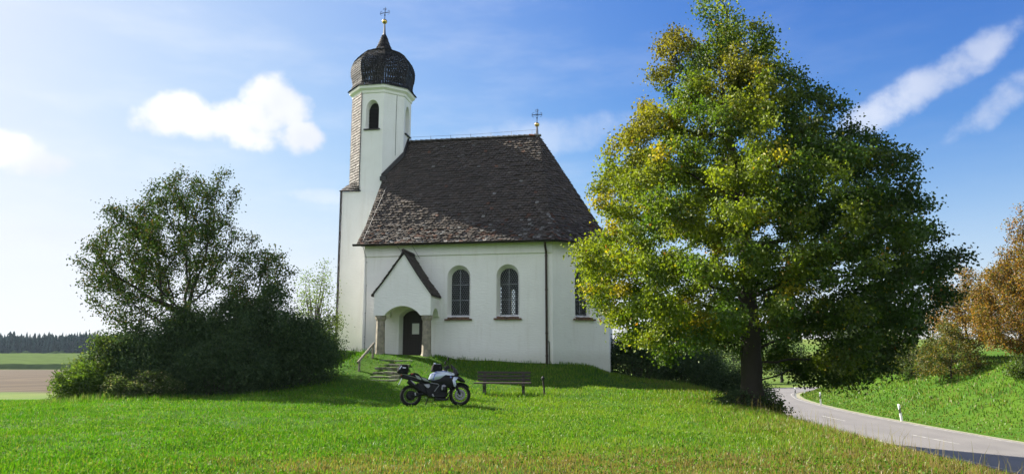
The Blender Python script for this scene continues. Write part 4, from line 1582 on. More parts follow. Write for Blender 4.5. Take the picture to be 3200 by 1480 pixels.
# dark shrubs behind the linden
gD = 'shaded shrubs behind the linden'
for k, (x, y, h, wx, n, lab) in enumerate([
    (6.2, 37.6, 2.4, 1.9, 8000, 'dark shaded shrub right against the chapel apse, behind the linden'),
    (8.6, 38.2, 2.6, 2.1, 9000, 'dark shaded shrub behind the linden, midway between apse and trunk'),
    (11.0, 38.6, 2.5, 2.1, 9000, 'dark shaded shrub directly behind the linden trunk'),
    (13.2, 52.0, 3.2, 2.0, 8000, 'dark roadside shrub far behind the linden, just left of its trunk'),
]):
    shrub('shrub', lab, 'shrub', x, y, h, wx, 1.5, n, DK, [3, 3, 2], 0.12, 50 + k, gD, 'leaf_dull', dens=1.2)

shrub('weed_clump', 'dark tall weeds growing round the left foot of the linden trunk', 'weeds', 7.35, 24.9, 0.6, 0.75, 0.4, 1500, DK, [3, 3, 2], 0.09, 61, None, 'leaf_dull', dens=0.8, spiky=0.3)
shrub('sucker_shoots', 'leafy sucker shoots at the right foot of the linden trunk', 'shoots', 8.45, 25.0, 0.8, 0.38, 0.35, 800, [(0.040, 0.078, 0.010), (0.055, 0.10, 0.012)], [1, 1], 0.11, 62, None, 'leaf', dens=0.6, spiky=0.3)


def small_tree(name, label, x, y, h, tab, n_att, per, size, cols, w, seed, group=None, rb=0.14, material='leaf', step=0.4, spread=0.24, zoff=0.0, maxload=4, cat='tree'):
    rng = np.random.default_rng(seed)
    root = thing(name, label, cat, (x, y, gz(x, y) - 0.1 + zoff), 0, group)
    at = crown_points(n_att, tab, rng, 0.45, 0.9, 8, (0.4, 0.8))
    trunk = [(0, 0, h_) for h_ in np.arange(0, tab[0][0] + 0.8, step)]
    P, par = grow(at, None, step, step * 6, step * 1.7, rng, trunk, 2200)
    mb = MB()
    load, rad = limbs_mesh(P, par, 0.010, 2.1, mb, rb, 6, 0.0, 0.3)
    mb.build('trunk', M['bark'], root, smooth=True)
    C, idx = clump_leaves(P, load, per * 1.7, spread, rng, maxload)
    size = size * 0.77
    tn = vnoise(P[:, 0] + seed, P[:, 2] + P[:, 1], seed)[idx]
    T = pal(rng, len(C), cols, w) * (0.75 + 0.5 * tn)[:, None]
    leaves('crown', C, size, T, M[material], root, rng, 0.3, 0.75)
    return root


AUT = [(0.245, 0.118, 0.016), (0.24, 0.155, 0.018), (0.11, 0.062, 0.018), (0.12, 0.105, 0.02), (0.070, 0.085, 0.016)]
DTAB = lambda h, w: [(h * 0.12, w * 0.55, w * 0.55), (h * 0.3, w * 0.95, w * 0.95), (h * 0.5, w, w), (h * 0.72, w * 0.75, w * 0.8), (h * 0.9, w * 0.4, w * 0.45), (h, w * 0.12, w * 0.12)]
gA = 'autumn coloured trees above the road bank'
for k, (x, y, h, w_, per, wt, lab) in enumerate([
    (31.6, 47.0, 7.4, 3.3, 75, [4, 4, 2, 3, 2], 'orange-brown hornbeam at the right edge above the road bank'),
    (32.4, 54.0, 7.0, 3.0, 60, [3, 3, 3, 3, 2], 'bronze tree with thin bare top twigs, second from the right edge'),
    (34.6, 50.0, 10.4, 2.4, 36, [3, 3, 4, 1, 1], 'tall sparse rust-coloured tree rising behind the orange hornbeam'),
]):
    small_tree('autumn_tree', lab, x, y, h, DTAB(h, w_), 700, per, 0.15, AUT, wt, 70 + k, gA)
gE = 'green shrubs on top of the road bank'
for k, (x, y, h, wx, n, cols, lab) in enumerate([
    (29.6, 51.5, 3.8, 2.3, 12000, [(0.055, 0.09, 0.014), (0.10, 0.105, 0.02), (0.16, 0.125, 0.02)], 'olive green shrub on the bank below the orange hornbeam'),
    (30.4, 58.0, 5.0, 2.6, 14000, [(0.045, 0.075, 0.014), (0.06, 0.085, 0.016), (0.10, 0.10, 0.02)], 'wide green shrub on the bank behind the hanging linden branches'),
    (32.0, 66.0, 6.0, 3.2, 14000, [(0.035, 0.062, 0.013), (0.05, 0.075, 0.014)], 'dark green shrub on the bank towards the road bend'),
    (30.0, 44.8, 1.3, 1.5, 5000, [(0.05, 0.085, 0.014), (0.07, 0.10, 0.014)], 'low green shrub at the foot of the orange hornbeam'),
    (34.5, 74.0, 6.6, 3.4, 13000, [(0.035, 0.062, 0.013), (0.055, 0.08, 0.016)], 'tall dark shrub at the inside of the road bend'),
]):
    wx *= 1.12
    tab = [(0.12, wx * 0.8, wx * 0.8), (h * 0.3, wx, wx * 1.05), (h * 0.6, wx * 0.85, wx * 0.7), (h * 0.85, wx * 0.45, wx * 0.55), (h * 1.05, wx * 0.15, wx * 0.2)]
    small_tree('bank_shrub', lab, x, y, h, tab, 420, 30, 0.15, cols, [3] * len(cols), 80 + k, gE, 0.05, 'leaf', 0.3, 0.2, 0.0, 4, 'shrub')
gF = 'trees beyond the road bend'
for k, (x, y, h, w_, lab) in enumerate([
    (24.0, 98.0, 8.5, 4.2, 'dark round tree beyond the road bend, nearest the linden trunk'),
    (31.5, 108.0, 7.0, 4.0, 'dark tree beyond the road bend, in the middle of the row'),
    (39.5, 112.0, 9.5, 4.6, 'dark tree beyond the road bend, right end of the row'),
    (18.0, 92.0, 8.0, 4.0, 'dark tree beyond the road, left end of the row behind the linden'),
    (48.5, 108.0, 9.0, 5.0, 'dark tree beyond the bend hidden mostly by the bank shrubs'),
]):
    small_tree('roadside_tree', lab, x, y, h, DTAB(h, w_), 420, 26, 0.30, [(0.035, 0.062, 0.014), (0.045, 0.078, 0.016), (0.028, 0.05, 0.013)], [3, 3, 2], 90 + k, gF, 0.2, 'leaf_dull', 0.7, 0.45)

# ---- far spruce wood on the horizon, one mass
rng = np.random.default_rng(21)
NT_ = 2000
fxs = rng.uniform(-460, -70, NT_); fys = 505 + rng.uniform(0, 1, NT_) ** 1.5 * 90 + 0.02 * np.abs(fxs + 250)
hs = rng.uniform(9.5, 14.0, NT_) + (fys - 505) * 0.035 + rng.uniform(0, 1, NT_) ** 4 * 3.0 + 1.5 * vnoise(fxs * 0.03, fys * 0.0, 9)
fz = ground(fxs, fys, False)
V, F, T = [], [], []
for i in range(NT_):
    h = hs[i]; w0 = h * rng.uniform(0.15, 0.22)
    tint = np.array((0.010, 0.023, 0.022)) * rng.uniform(0.7, 1.35)
    broad = rng.uniform() < 0.18
    for l in range(7):
        t0, t1 = l / 7.0, (l + 1.5) / 7.0
        z0 = fz[i] + h * (0.02 + 0.98 * t0); z1 = fz[i] + h * min(1.0, 0.02 + 0.98 * t1)
        r0 = w0 * ((1 - t0) ** (0.5 if broad else 0.9)) * rng.uniform(0.8, 1.2) + 0.1
        o = len(V)
        for k in range(7):
            a = 2 * math.pi * k / 7 + rng.uniform(-.3, .3)
            rr = r0 * rng.uniform(0.65, 1.3)
            V.append((fxs[i] + rr * math.cos(a), fys[i] + rr * math.sin(a), z0 - rng.uniform(0, 0.5)))
        V.append((fxs[i], fys[i], z1))
        T += [tint] * 8
        F += [(o + k, o + (k + 1) % 7, o + 7) for k in range(7)]
for i in range(120):                                 # low bushes along the wood's edge
    x = rng.uniform(-440, -80); y = 497 + rng.uniform(-6, 5); z = gz(x, y); r = rng.uniform(1.5, 4.2)
    tint = np.array((0.035, 0.06, 0.022)) * rng.uniform(0.7, 1.3)
    o = len(V)
    for l in range(4):
        for k in range(8):
            a = 2 * math.pi * k / 8; e = l / 3.4 * math.pi / 2
            q = r * rng.uniform(0.8, 1.15)
            V.append((x + q * math.cos(a) * math.cos(e), y + q * math.sin(a) * math.cos(e), z + q * 1.1 * math.sin(e)))
            T.append(tint)
    for l in range(3):
        F += [(o + l * 8 + k, o + l * 8 + (k + 1) % 8, o + (l + 1) * 8 + (k + 1) % 8) for k in range(8)]
        F += [(o + l * 8 + k, o + (l + 1) * 8 + (k + 1) % 8, o + (l + 1) * 8 + k) for k in range(8)]
fo = np_mesh('forest', np.array(V), [np.array(F)], M['needle'], None, np.array(T))
tag(fo, 'dark distant spruce wood along the left horizon', 'forest', kind='stuff')

# ---- maize field between ploughed land and wood
xs = np.arange(-430, -60, 2.6); ys = np.concatenate([[339.8], np.arange(340, 486, 4.0)])
XX, YY = np.meshgrid(xs, ys)
ZZ = ground(XX, YY, False) + 2.3 + rng.uniform(-0.25, 0.25, XX.shape)
ZZ[0, :] = ground(XX[0], YY[0], False) - 0.2
nx = len(xs)
i_ = (np.arange(nx - 1)[None, :] + nx * np.arange(len(ys) - 1)[:, None]).ravel()
cr = np_mesh('maize', np.stack([XX.ravel(), YY.ravel(), ZZ.ravel()], 1), [np.stack([i_, i_ + 1, i_ + nx + 1, i_ + nx], 1)], M['needle'], None,
             np.array((0.080, 0.118, 0.034)) * rng.uniform(0.8, 1.2, (XX.size, 1)))
tag(cr, 'green maize field in front of the distant wood', 'maize field', kind='stuff')

# ---- grass
def blades(name, XY, h, wd, tint, rng, lean=0.5, label=None):
    n = len(XY)
    z = ground(XY[:, 0], XY[:, 1])
    a = rng.uniform(0, 2 * np.pi, n)
    dx, dy = np.cos(a), np.sin(a)
    b = a + np.pi / 2 + rng.normal(0, 0.9, n)
    ln = h * np.abs(rng.normal(0, lean, n))
    w = wd / 2
    base = np.stack([XY[:, 0], XY[:, 1], z - 0.01], 1)
    s = np.stack([dx * w, dy * w, 0 * w], 1)
    bend = np.stack([np.cos(b), np.sin(b), 0 * b], 1)
    mid = base + bend * (ln * 0.30)[:, None] + np.array([0, 0, 1.0]) * (h * 0.60)[:, None]
    tip = base + bend * ln[:, None] + np.array([0, 0, 1.0]) * (h * np.clip(1.0 - 0.25 * (ln / h) ** 2, 0.35, 1))[:, None]
    V = np.stack([base - s, base + s, mid + s * 0.8, mid - s * 0.8, tip], 1).reshape(-1, 3)
    k = np.arange(n) * 5
    Q = np.stack([k, k + 1, k + 2, k + 3], 1); Tr = np.stack([k + 3, k + 2, k + 4], 1)
    T = np.repeat(tint, 5, axis=0)
    return np_mesh(name, V, [Q, Tr], M['blade'], None, T)


rng = np.random.default_rng(33)
pts = []
for (y0, y1, dens, xr) in ((8.6, 12.5, 1500, 0.78), (12.5, 17, 1050, 0.76), (17, 23, 620, 0.76), (23, 30, 400, 0.76), (30, 37, 260, 0.72)):
    n = int((y1 - y0) * (2 * xr * y1) * dens)
    y = rng.uniform(y0, y1, n); x = rng.uniform(-xr, xr, n) * y1
    pts.append(np.stack([x, y], 1))
XY = np.concatenate(pts)
s = road_offset(XY[:, 0], XY[:, 1])
ux, uy = XY[:, 0] - CX, XY[:, 1] - CY
lx = ux * E1[0] + uy * E1[1]; ly = ux * E2[0] + uy * E2[1]
inch = (rect_dist(lx, ly, -11.3, 0.1, 0.02, 8) < 0.02) | ((lx > 0) & (lx < 2.5) & (ly > lx * 0.92) & (ly < 7))
instep = (lx > -8.3 + 0.0) & (lx < -5.3) & (ly > -1.75) & (ly < 0.1) | (np.abs(lx + 7.25) < 0.75) & (ly > -4.6) & (ly < -1.7) & (rng.uniform(0, 1, len(lx)) < 0.45)
keep = (s > 4.2) & ~inch & ~instep & (XY[:, 0] > -27)
# clumping
cl1 = vnoise(XY[:, 0] * 2.6, XY[:, 1] * 2.6, 11); cl2 = vnoise(XY[:, 0] * 0.7, XY[:, 1] * 0.7, 12)
keep &= rng.uniform(0, 1, len(XY)) < 0.45 + 0.75 * cl1
XY = XY[keep]; lx, ly, s, cl1, cl2 = lx[keep], ly[keep], s[keep], cl1[keep], cl2[keep]
Y = XY[:, 1]
dch = rect_dist(lx, ly, -11.8, 1.6, 0, 7.5)
h = 0.040 + 0.04 * cl1 + 0.03 * cl2
crest = 1 - sstep(0.0, 3.4, np.abs(s - 12.0) - 0.4)
h += 0.10 * crest * rng.uniform(0.3, 1, len(h)) ** 1.5 * (XY[:, 0] > 3)
mound = (1 - sstep(0.3, 3.2, dch)) * (ly < 0.5)
h += (0.06 + 0.16 * (lx < -7.2)) * mound
h += 0.22 * np.exp(-(((XY[:, 0] + 14.5) / 3.0) ** 2 + ((Y - 27.2) / 0.9) ** 2)) + 0.12 * (s < 12) * rng.uniform(0, 1, len(h))
h += 0.10 * np.exp(-(((XY[:, 0] - 0.0) / 1.6) ** 2 + ((Y - 28.4) / 0.5) ** 2))
h *= rng.uniform(0.55, 1.35, len(h))
wd = (0.0065 + 0.00028 * Y) * rng.uniform(0.7, 1.4, len(h))
G1 = [(0.056, 0.168, 0.004), (0.086, 0.196, 0.005), (0.040, 0.124, 0.004), (0.140, 0.222, 0.018)]
T = pal(rng, len(h), G1, [4, 3, 3, 2])
T *= (0.74 + 0.52 * (0.5 * vnoise(XY[:, 0] * 0.55, Y * 0.55, 14) + 0.5 * vnoise(XY[:, 0] * 2.2, Y * 2.2, 24)))[:, None]
paler = rng.uniform(0, 1, len(h)) < np.clip(0.15 + 0.65 * sstep(-6, 2, XY[:, 0]) * sstep(9, 13, Y), 0, 1) * (0.35 + 1.1 * vnoise(XY[:, 0] * 0.9, Y * 0.9, 27))  # paler yellow-green blades, more frequent to the right
T[paler] = pal(rng, paler.sum(), [(0.160, 0.232, 0.016), (0.205, 0.250, 0.045), (0.125, 0.215, 0.010)], [4, 2, 3])
dry = np.exp(-(((XY[:, 0] - 1.3) / 3.9) ** 2 + ((Y - 11.0) / 1.7) ** 2)) * 2.6 + 0.75 * crest * (XY[:, 0] > 3) * (1 - sstep(13, 22, Y)) + 0.35 * crest * (XY[:, 0] > 3)
dry *= 0.45 + 0.9 * vnoise(XY[:, 0] * 1.3, Y * 1.3, 15)
md = rng.uniform(0, 1, len(h)) < 0.03 + 0.74 * np.clip(dry, 0, 1)
T[md] = pal(rng, md.sum(), [(0.24, 0.17, 0.065), (0.17, 0.115, 0.05), (0.20, 0.19, 0.05)], [4, 3, 2])
pale = rng.uniform(0, 1, len(h)) < 0.5 * np.exp(-(((XY[:, 0] + 14.5) / 3.0) ** 2 + ((Y - 27.2) / 0.9) ** 2))
T[pale] = pal(rng, pale.sum(), [(0.20, 0.23, 0.09), (0.15, 0.19, 0.06)], [1, 1])
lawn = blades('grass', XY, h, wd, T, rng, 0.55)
tag(lawn, 'bright green mown meadow grass on the chapel mound', 'grass', kind='stuff')

# broad low weeds and clover in the meadow: flat rosettes
n = 26000
y = 9 + 19 * rng.uniform(0, 1, n) ** 1.2; x = rng.uniform(-0.75, 0.75, n) * (y + 1)
cl = vnoise(x * 1.1, y * 1.1, 17)
k = (road_offset(x, y) > 12) & (cl > 0.52) & (y < 29)
x, y = x[k], y[k]
C = np.stack([x, y, ground(x, y) + rng.uniform(0.03, 0.09, len(x))], 1)
T = pal(rng, len(C), [(0.080, 0.175, 0.012), (0.13, 0.20, 0.035), (0.065, 0.14, 0.012)], [3, 2, 2])
cv = leaves('clover', C, 0.042, T, M['clover'], None, rng, -0.1, 0.9)
tag(cv, 'broad-leaved clover and weeds scattered through the meadow', 'clover', kind='stuff')

# rough grass on the bank across the road
n = 95000
u = 28 + (RLEN - 45) * rng.uniform(0, 1, n) ** 0.9
u = u[u < RLEN - 14]
p, nr, _ = road_frame(u)
off = -(3.75 + 10.5 * rng.uniform(0, 1, len(u)) ** 1.15)
XY = p + nr * off[:, None]
k = (XY[:, 1] > 20) & (XY[:, 1] < 96)
XY = XY[k]; off = off[k]
cl = vnoise(XY[:, 0] * 1.2, XY[:, 1] * 1.2, 18); c2 = vnoise(XY[:, 0] * .35, XY[:, 1] * .35, 19)
h = (0.09 + 0.17 * cl * sstep(4, 6.5, -off)) * rng.uniform(0.6, 1.4, len(off))
T = pal(rng, len(off), [(0.058, 0.125, 0.009), (0.082, 0.140, 0.011), (0.045, 0.095, 0.010)], [3, 3, 2]) * (0.75 + 0.5 * c2)[:, None]
md = rng.uniform(0, 1, len(off)) < 0.12 + 0.30 * vnoise(XY[:, 0] * .8, XY[:, 1] * .8, 20)
T[md] = pal(rng, md.sum(), [(0.20, 0.17, 0.055), (0.16, 0.17, 0.04)], [2, 3])
bk = blades('bank_grass', XY, h, 0.022 + 0.0006 * XY[:, 1] + 0 * h, T, rng, 0.5)
tag(bk, 'rough green grass on the slope across the road', 'grass', kind='stuff')

# tall dry stalks along the crest above the road
n = 420
y = rng.uniform(9.5, 26, n); st_ = 13.0 - 0.06 * (y - 10) + rng.normal(-0.6, 0.7, n)
x = 19.7 - st_
XY = np.stack([x, y], 1)
h = rng.uniform(0.25, 0.62, n)
stk = blades('dry_stalks', XY, h, 0.007 + 0 * h, pal(rng, n, [(0.27, 0.21, 0.09), (0.20, 0.17, 0.06)], [2, 1]), rng, 0.35)
tag(stk, 'tall dry grass stalks along the crest above the road', 'dry grass', kind='stuff')

# ------------------------------------------------------------------ bench, post, delineators
bxc, byc = -0.30, 28.35
bz = gz(bxc, byc)
BYAW = R(-1.5)
bench = thing('park_bench', 'dark brown wooden slatted bench standing on the grass before the chapel', 'bench', (bxc, byc, bz), BYAW)
LB_ = 2.02
def plank(mb, y, z, dy, dz, tilt, jit=0.0, ln=LB_, dx=0.0):
    mb.box((dx, y, z), (ln, dy, dz), Matrix.Rotation(tilt, 3, 'X') @ Matrix.Rotation(jit, 3, 'Y'), 0.008)
for (y, z, jit, ln, dx) in ((-0.25, 0.455, 0.004, 2.10, -0.05), (-0.12, 0.465, -0.003, 2.04, 0.0), (0.01, 0.465, 0.003, 2.04, 0.0)):
    b = MB(); plank(b, y, z, 0.115, 0.042, R(3), jit, ln, dx); b.build('seat_plank', M['wood_dark'], bench)
for (y, z, jit) in ((0.13, 0.575, 0.004), (0.165, 0.70, 0.002), (0.20, 0.83, 0.006)):
    b = MB(); plank(b, y, z, 0.035, 0.085, R(-14), jit, 1.98); b.build('back_plank', M['wood_dark'], bench)
for x in (-0.72, 0.72):
    b = MB()
    b.prism([(-0.30, 0.435), (0.10, 0.435), (0.22, 0.86), (0.29, 0.86), (0.17, 0.36), (0.13, -0.15), (-0.10, -0.15), (-0.12, 0.22), (-0.30, 0.36)], lambda a, c, d: (x + d, a, c), -0.055, 0.055)
    b.build('support', M['stone_leg'], bench)
px_, py_ = 1.21, 28.4
po = thing('wooden_post', 'short thin dark post with a knobbed top standing right of the bench', 'post', (px_, py_, gz(px_, py_)))
b = MB(); b.tube([(0, 0, -0.15), (-0.03, 0, 0.3), (-0.06, 0.0, 0.56)], 0.035, 8); b.build('post_shaft', M['wood_dark'], po)
b = MB(); b.lathe([(0.04, 0.54), (0.062, 0.56), (0.065, 0.63), (0.03, 0.67), (0.02, 0.69)], 8, (-0.06, 0, 0)); b.build('post_cap', M['iron'], po)


def delineator(x, y, rz, tilt, label, far=False):
    o = thing('road_delineator', label, 'delineator post', (x, y, gz(x, y) - 0.02), rz, 'white road delineator posts')
    o.rotation_euler = (0, tilt, rz)
    sec = [(-0.06, -0.05), (0.06, -0.05), (0.045, 0.05), (0.0, 0.075), (-0.045, 0.05)]
    def piece(z0, z1, k=1.0, slope=0.0):
        m_ = MB()
        m_.add([(a * k, b_ * k, z0) for a, b_ in sec] + [(a * k, b_ * k, z1 + slope * (0.05 - b_)) for a, b_ in sec],
               [tuple(range(5)), tuple(range(9, 4, -1))] + [(i, (i + 1) % 5, 5 + (i + 1) % 5, 5 + i) for i in range(5)])
        return m_
    piece(-0.1, 0.56).build('post_body', M['white_plastic'], o)
    m_ = MB()
    m_.add([(a * 1.01, b_ * 1.01, 0.56 + 0.06 * (a / 0.06)) for a, b_ in sec] + [(a * 1.01, b_ * 1.01, 0.80 + 0.06 * (a / 0.06)) for a, b_ in sec],
           [tuple(range(5)), tuple(range(9, 4, -1))] + [(i, (i + 1) % 5, 5 + (i + 1) % 5, 5 + i) for i in range(5)])
    band = m_.build('black_band', M['black_plastic'], o)
    r = MB(); r.box((0, -0.052, 0.68), (0.05, 0.008, 0.16)); r.build('reflector', M['reflector'], band)
    m_ = MB()
    m_.add([(a, b_, 0.795 + 0.06 * (a / 0.06)) for a, b_ in sec] + [(a, b_, 1.0 + 0.5 * (b_ + 0.05)) for a, b_ in sec],
           [tuple(range(5)), tuple(range(9, 4, -1))] + [(i, (i + 1) % 5, 5 + (i + 1) % 5, 5 + i) for i in range(5)])
    m_.build('post_cap', M['white_plastic'], o)
    return o


delineator(23.35, 46.2, R(0), R(-7), 'nearest white delineator post, leaning slightly, on the verge across the road')
delineator(24.5, 61.0, R(-10), R(-1), 'second white delineator post along the verge across the road')
delineator(26.0, 70.3, R(-15), R(-3), 'third white delineator post where the verge starts to bend')
delineator(29.6, 77.6, R(-30), R(1), 'fourth white delineator post, inside the road bend')
delineator(26.6, 85.5, R(-30), R(0), 'farthest white delineator post, on the outside of the road bend')
delineator(16.2, 47.6, R(170), R(8), 'leaning delineator post with dark side on the near verge beside the linden')

# ------------------------------------------------------------------ motorcycle
mx_, my_ = -2.36, 23.7
MYAW = R(11)
bike = thing('motorcycle', 'black and white touring motorcycle with luggage bags parked on the grass', 'motorcycle', (mx_, my_, gz(mx_, my_) + 0.0), MYAW)
bike.rotation_euler = (R(-9), 0, MYAW)
bike.scale = (0.96, 0.96, 0.96)


def P2(zx, zy):
    """side-view measure to metres"""
    base = 1095 - (zx - 400) * 0.06
    return ((zx - 905) * 0.00157, (base - zy) * 0.00154 + 0.04)


def poly(*pts):
    return [P2(*p) for p in pts]


def wheel(cx, r, wdt, disc_r, hub_r, spokes):
    t = MB()
    n = 40
    rt = wdt / 2
    prof = [(r - 0.085, -rt * 0.8), (r - 0.05, -rt), (r - 0.018, -rt * 0.88), (r, -rt * 0.45), (r + 0.004, 0), (r, rt * 0.45), (r - 0.018, rt * 0.88), (r - 0.05, rt), (r - 0.085, rt * 0.8)]
    Mx = Matrix.Rotation(R(90), 3, 'X')
    t.lathe(prof + [prof[0]], n, (cx, 0, r), Mx, 0, False)
    # tread blocks
    for k in range(n):
        a = 2 * math.pi * k / n
        for s_ in (-1, 1):
            c = Vector((cx + math.cos(a) * (r + 0.001), s_ * rt * 0.38, r + math.sin(a) * (r + 0.001)))
            t.box(c, (0.012, rt * 0.55, 0.03), Matrix.Rotation(-a, 3, 'Y'))
    w = t.build('wheel', M['tyre'], bike, smooth=True, angle=R(40))
    q = MB()
    q.lathe([(r - 0.105, -rt * 0.7), (r - 0.078, -rt * 0.75), (r - 0.085, 0), (r - 0.078, rt * 0.75), (r - 0.105, rt * 0.7), (r - 0.112, 0), (r - 0.105, -rt * 0.7)], n, (cx, 0, r), Mx, 0, False)
    q.build('rim', M['gold_rim'], w, smooth=True, angle=R(40))
    q = MB()
    q.lathe([(0.02, -0.075), (hub_r, -0.07), (hub_r, 0.07), (0.02, 0.075)], 20, (cx, 0, r), Mx)
    for k in range(spokes):
        a = 2 * math.pi * k / spokes
        s_ = 0.05 if k % 2 else -0.05
        q.tube([(cx + math.cos(a) * hub_r * 0.9, s_, r + math.sin(a) * hub_r * 0.9), (cx + math.cos(a + 0.25) * (r - 0.10), s_ * 0.4, r + math.sin(a + 0.25) * (r - 0.10))], 0.006, 5)
    q.build('spokes', M['engine'], w)
    if disc_r:
        for s_ in (-0.085, 0.085):
            q = MB()
            q.lathe([(disc_r - 0.055, -0.003), (disc_r, -0.003), (disc_r, 0.003), (disc_r - 0.055, 0.003), (disc_r - 0.055, -0.003)], 30, (cx, s_, r), Mx, 0, False)
            q.lathe([(0.03, -0.004), (0.075, -0.004), (0.075, 0.004), (0.03, 0.004)], 20, (cx, s_, r), Mx)
            for k in range(6):
                a = math.pi * k / 3
                q.box((cx + math.cos(a) * 0.10, s_, r + math.sin(a) * 0.10), (0.014, 0.006, 0.06), Matrix.Rotation(-a + math.pi / 2, 3, 'Y'))
            q.build('brake_disc', M['tin'], w)
    return w


wheel(-0.79, 0.335, 0.17, 0.0, 0.15, 20)
wheel(0.79, 0.345, 0.125, 0.165, 0.07, 20)

def mbp(name, material, fn, parent=None, smooth=True):
    b_ = MB(); fn(b_); return b_.build(name, M[material], parent or bike, smooth=smooth, angle=R(38) if smooth else None)


def both(name, material, fn, parent=None, smooth=True):
    for s_ in (-1, 1):
        mbp(name, material, lambda b: fn(b, s_), parent, smooth)


eng = mbp('engine', 'engine', lambda b: (
    b.pillow(poly((690, 640), (1010, 600), (1130, 640), (1150, 760), (1130, 900), (1080, 935), (760, 935), (700, 860), (660, 740)), 0.16, 0.85),
    b.pillow(poly((520, 640), (760, 620), (830, 760), (740, 900), (620, 880), (520, 760)), 0.13, 0.85),
    b.tube([(*P2(900, 780)[:1], -0.12, P2(900, 780)[1]), (P2(900, 780)[0], -0.20, P2(900, 780)[1])], 0.10, 16),
    b.tube([(P2(760, 830)[0], -0.14, P2(760, 830)[1]), (P2(760, 830)[0], -0.19, P2(760, 830)[1])], 0.065, 14)))
def cyl(b, s_):
    c = P2(1060, 740)
    for k in range(5):
        b.box((c[0], s_ * (0.17 + 0.024 * k), c[1]), (0.15, 0.013, 0.15), Matrix.Rotation(R(-12), 3, 'Y'), 0.004)
    b.box((c[0], s_ * 0.25, c[1]), (0.11, 0.20, 0.12), Matrix.Rotation(R(-12), 3, 'Y'), 0.01)
both('cylinder', 'engine', cyl, eng)
both('cylinder_cover', 'silver', lambda b, s_: b.pillow(poly((1005, 770), (1015, 680), (1060, 660), (1105, 690), (1080, 730), (1020, 790)), 0.035, 0.8, s_ * 0.315), eng)
mbp('skid_plate', 'engine', lambda b: b.pillow(poly((880, 938), (1150, 930), (1165, 880), (1185, 890), (1165, 955), (1120, 972), (880, 985)), 0.14, 0.9), eng)
both('frame', 'blk', lambda b, s_: b.tube([(P2(*p)[0], s_ * y_, P2(*p)[1]) for p, y_ in (((1290, 560), 0.05), ((1100, 620), 0.14), ((800, 640), 0.15), ((520, 560), 0.12), ((330, 520), 0.09))], 0.018, 6))
mbp('swingarm', 'engine', lambda b: (
    b.tube([(P2(700, 840)[0], -0.08, P2(700, 840)[1]), (P2(550, 880)[0], -0.11, P2(550, 880)[1]), (P2(400, 905)[0], -0.11, P2(400, 905)[1])], [0.07, 0.055, 0.08], 10),
    b.tube([(P2(400, 905)[0], -0.07, P2(400, 905)[1]), (P2(400, 905)[0], -0.16, P2(400, 905)[1])], [0.13, 0.105], 18)))
tank = mbp('tank', 'tank_white', lambda b: b.pillow(poly((745, 570), (790, 450), (850, 405), (930, 372), (1060, 358), (1200, 372), (1310, 412), (1300, 450), (1200, 480), (1080, 540), (860, 600)), 0.19, 0.70))
both('tank_stripe', 'tank_blue', lambda b, s_: b.pillow(poly((838, 560), (880, 430), (905, 400), (925, 398), (880, 480), (858, 570)), 0.007, 0.9, s_ * 0.19), tank)
both('knee_panel', 'blk', lambda b, s_: b.pillow(poly((790, 590), (860, 585), (980, 545), (1040, 500), (1100, 455), (1230, 460), (1290, 480), (1320, 560), (1320, 640), (1240, 690), (1120, 690), (1010, 640), (860, 650)), 0.035, 0.85, s_ * 0.185))
both('fork_shroud', 'tank_white', lambda b, s_: b.pillow(poly((1270, 485), (1365, 492), (1330, 535), (1300, 560), (1318, 640), (1300, 700), (1270, 680), (1240, 555)), 0.012, 0.9, s_ * 0.225))
both('emblem', 'tank_blue', lambda b, s_: b.tube([(P2(1208, 495)[0], s_ * 0.218, P2(1208, 495)[1]), (P2(1208, 495)[0], s_ * 0.226, P2(1208, 495)[1])], 0.030, 14))
mbp('beak', 'blk', lambda b: b.pillow(poly((1210, 420), (1300, 400), (1450, 480), (1515, 540), (1520, 575), (1420, 565), (1340, 520), (1240, 480)), 0.10, 0.55))
mbp('headlamp', 'screen', lambda b: b.pillow(poly((1270, 330), (1350, 350), (1400, 430), (1330, 440), (1260, 400)), 0.13, 0.75))
mbp('windscreen', 'screen', lambda b: b.pillow(poly((1205, 205), (1260, 245), (1335, 320), (1395, 430), (1370, 440), (1300, 360), (1225, 290)), 0.17, 0.75))
mbp('handlebar', 'blk', lambda b: (
    b.tube([(P2(1085, 330)[0] - 0.06, -0.43, P2(1085, 330)[1] + 0.02), (P2(1085, 330)[0], -0.30, P2(1085, 330)[1] + 0.03), (P2(1130, 360)[0], -0.10, P2(1130, 360)[1]), (P2(1130, 360)[0], 0.10, P2(1130, 360)[1]), (P2(1085, 330)[0], 0.30, P2(1085, 330)[1] + 0.03), (P2(1085, 330)[0] - 0.06, 0.43, P2(1085, 330)[1] + 0.02)], 0.017, 8),
    [b.box((P2(1130, 315)[0], s_ * 0.36, P2(1130, 315)[1]), (0.14, 0.12, 0.11), Matrix.Rotation(R(-20), 3, 'Y'), 0.02) for s_ in (-1, 1)]))
mbp('brake_reservoir', 'silver', lambda b: b.box((P2(1075, 325)[0], -0.24, P2(1075, 325)[1] + 0.03), (0.055, 0.06, 0.05), None, 0.01))
mbp('handlebar_clamp', 'silver', lambda b: b.box((P2(1120, 355)[0], 0, P2(1120, 355)[1] - 0.01), (0.13, 0.18, 0.03), None, 0.008))
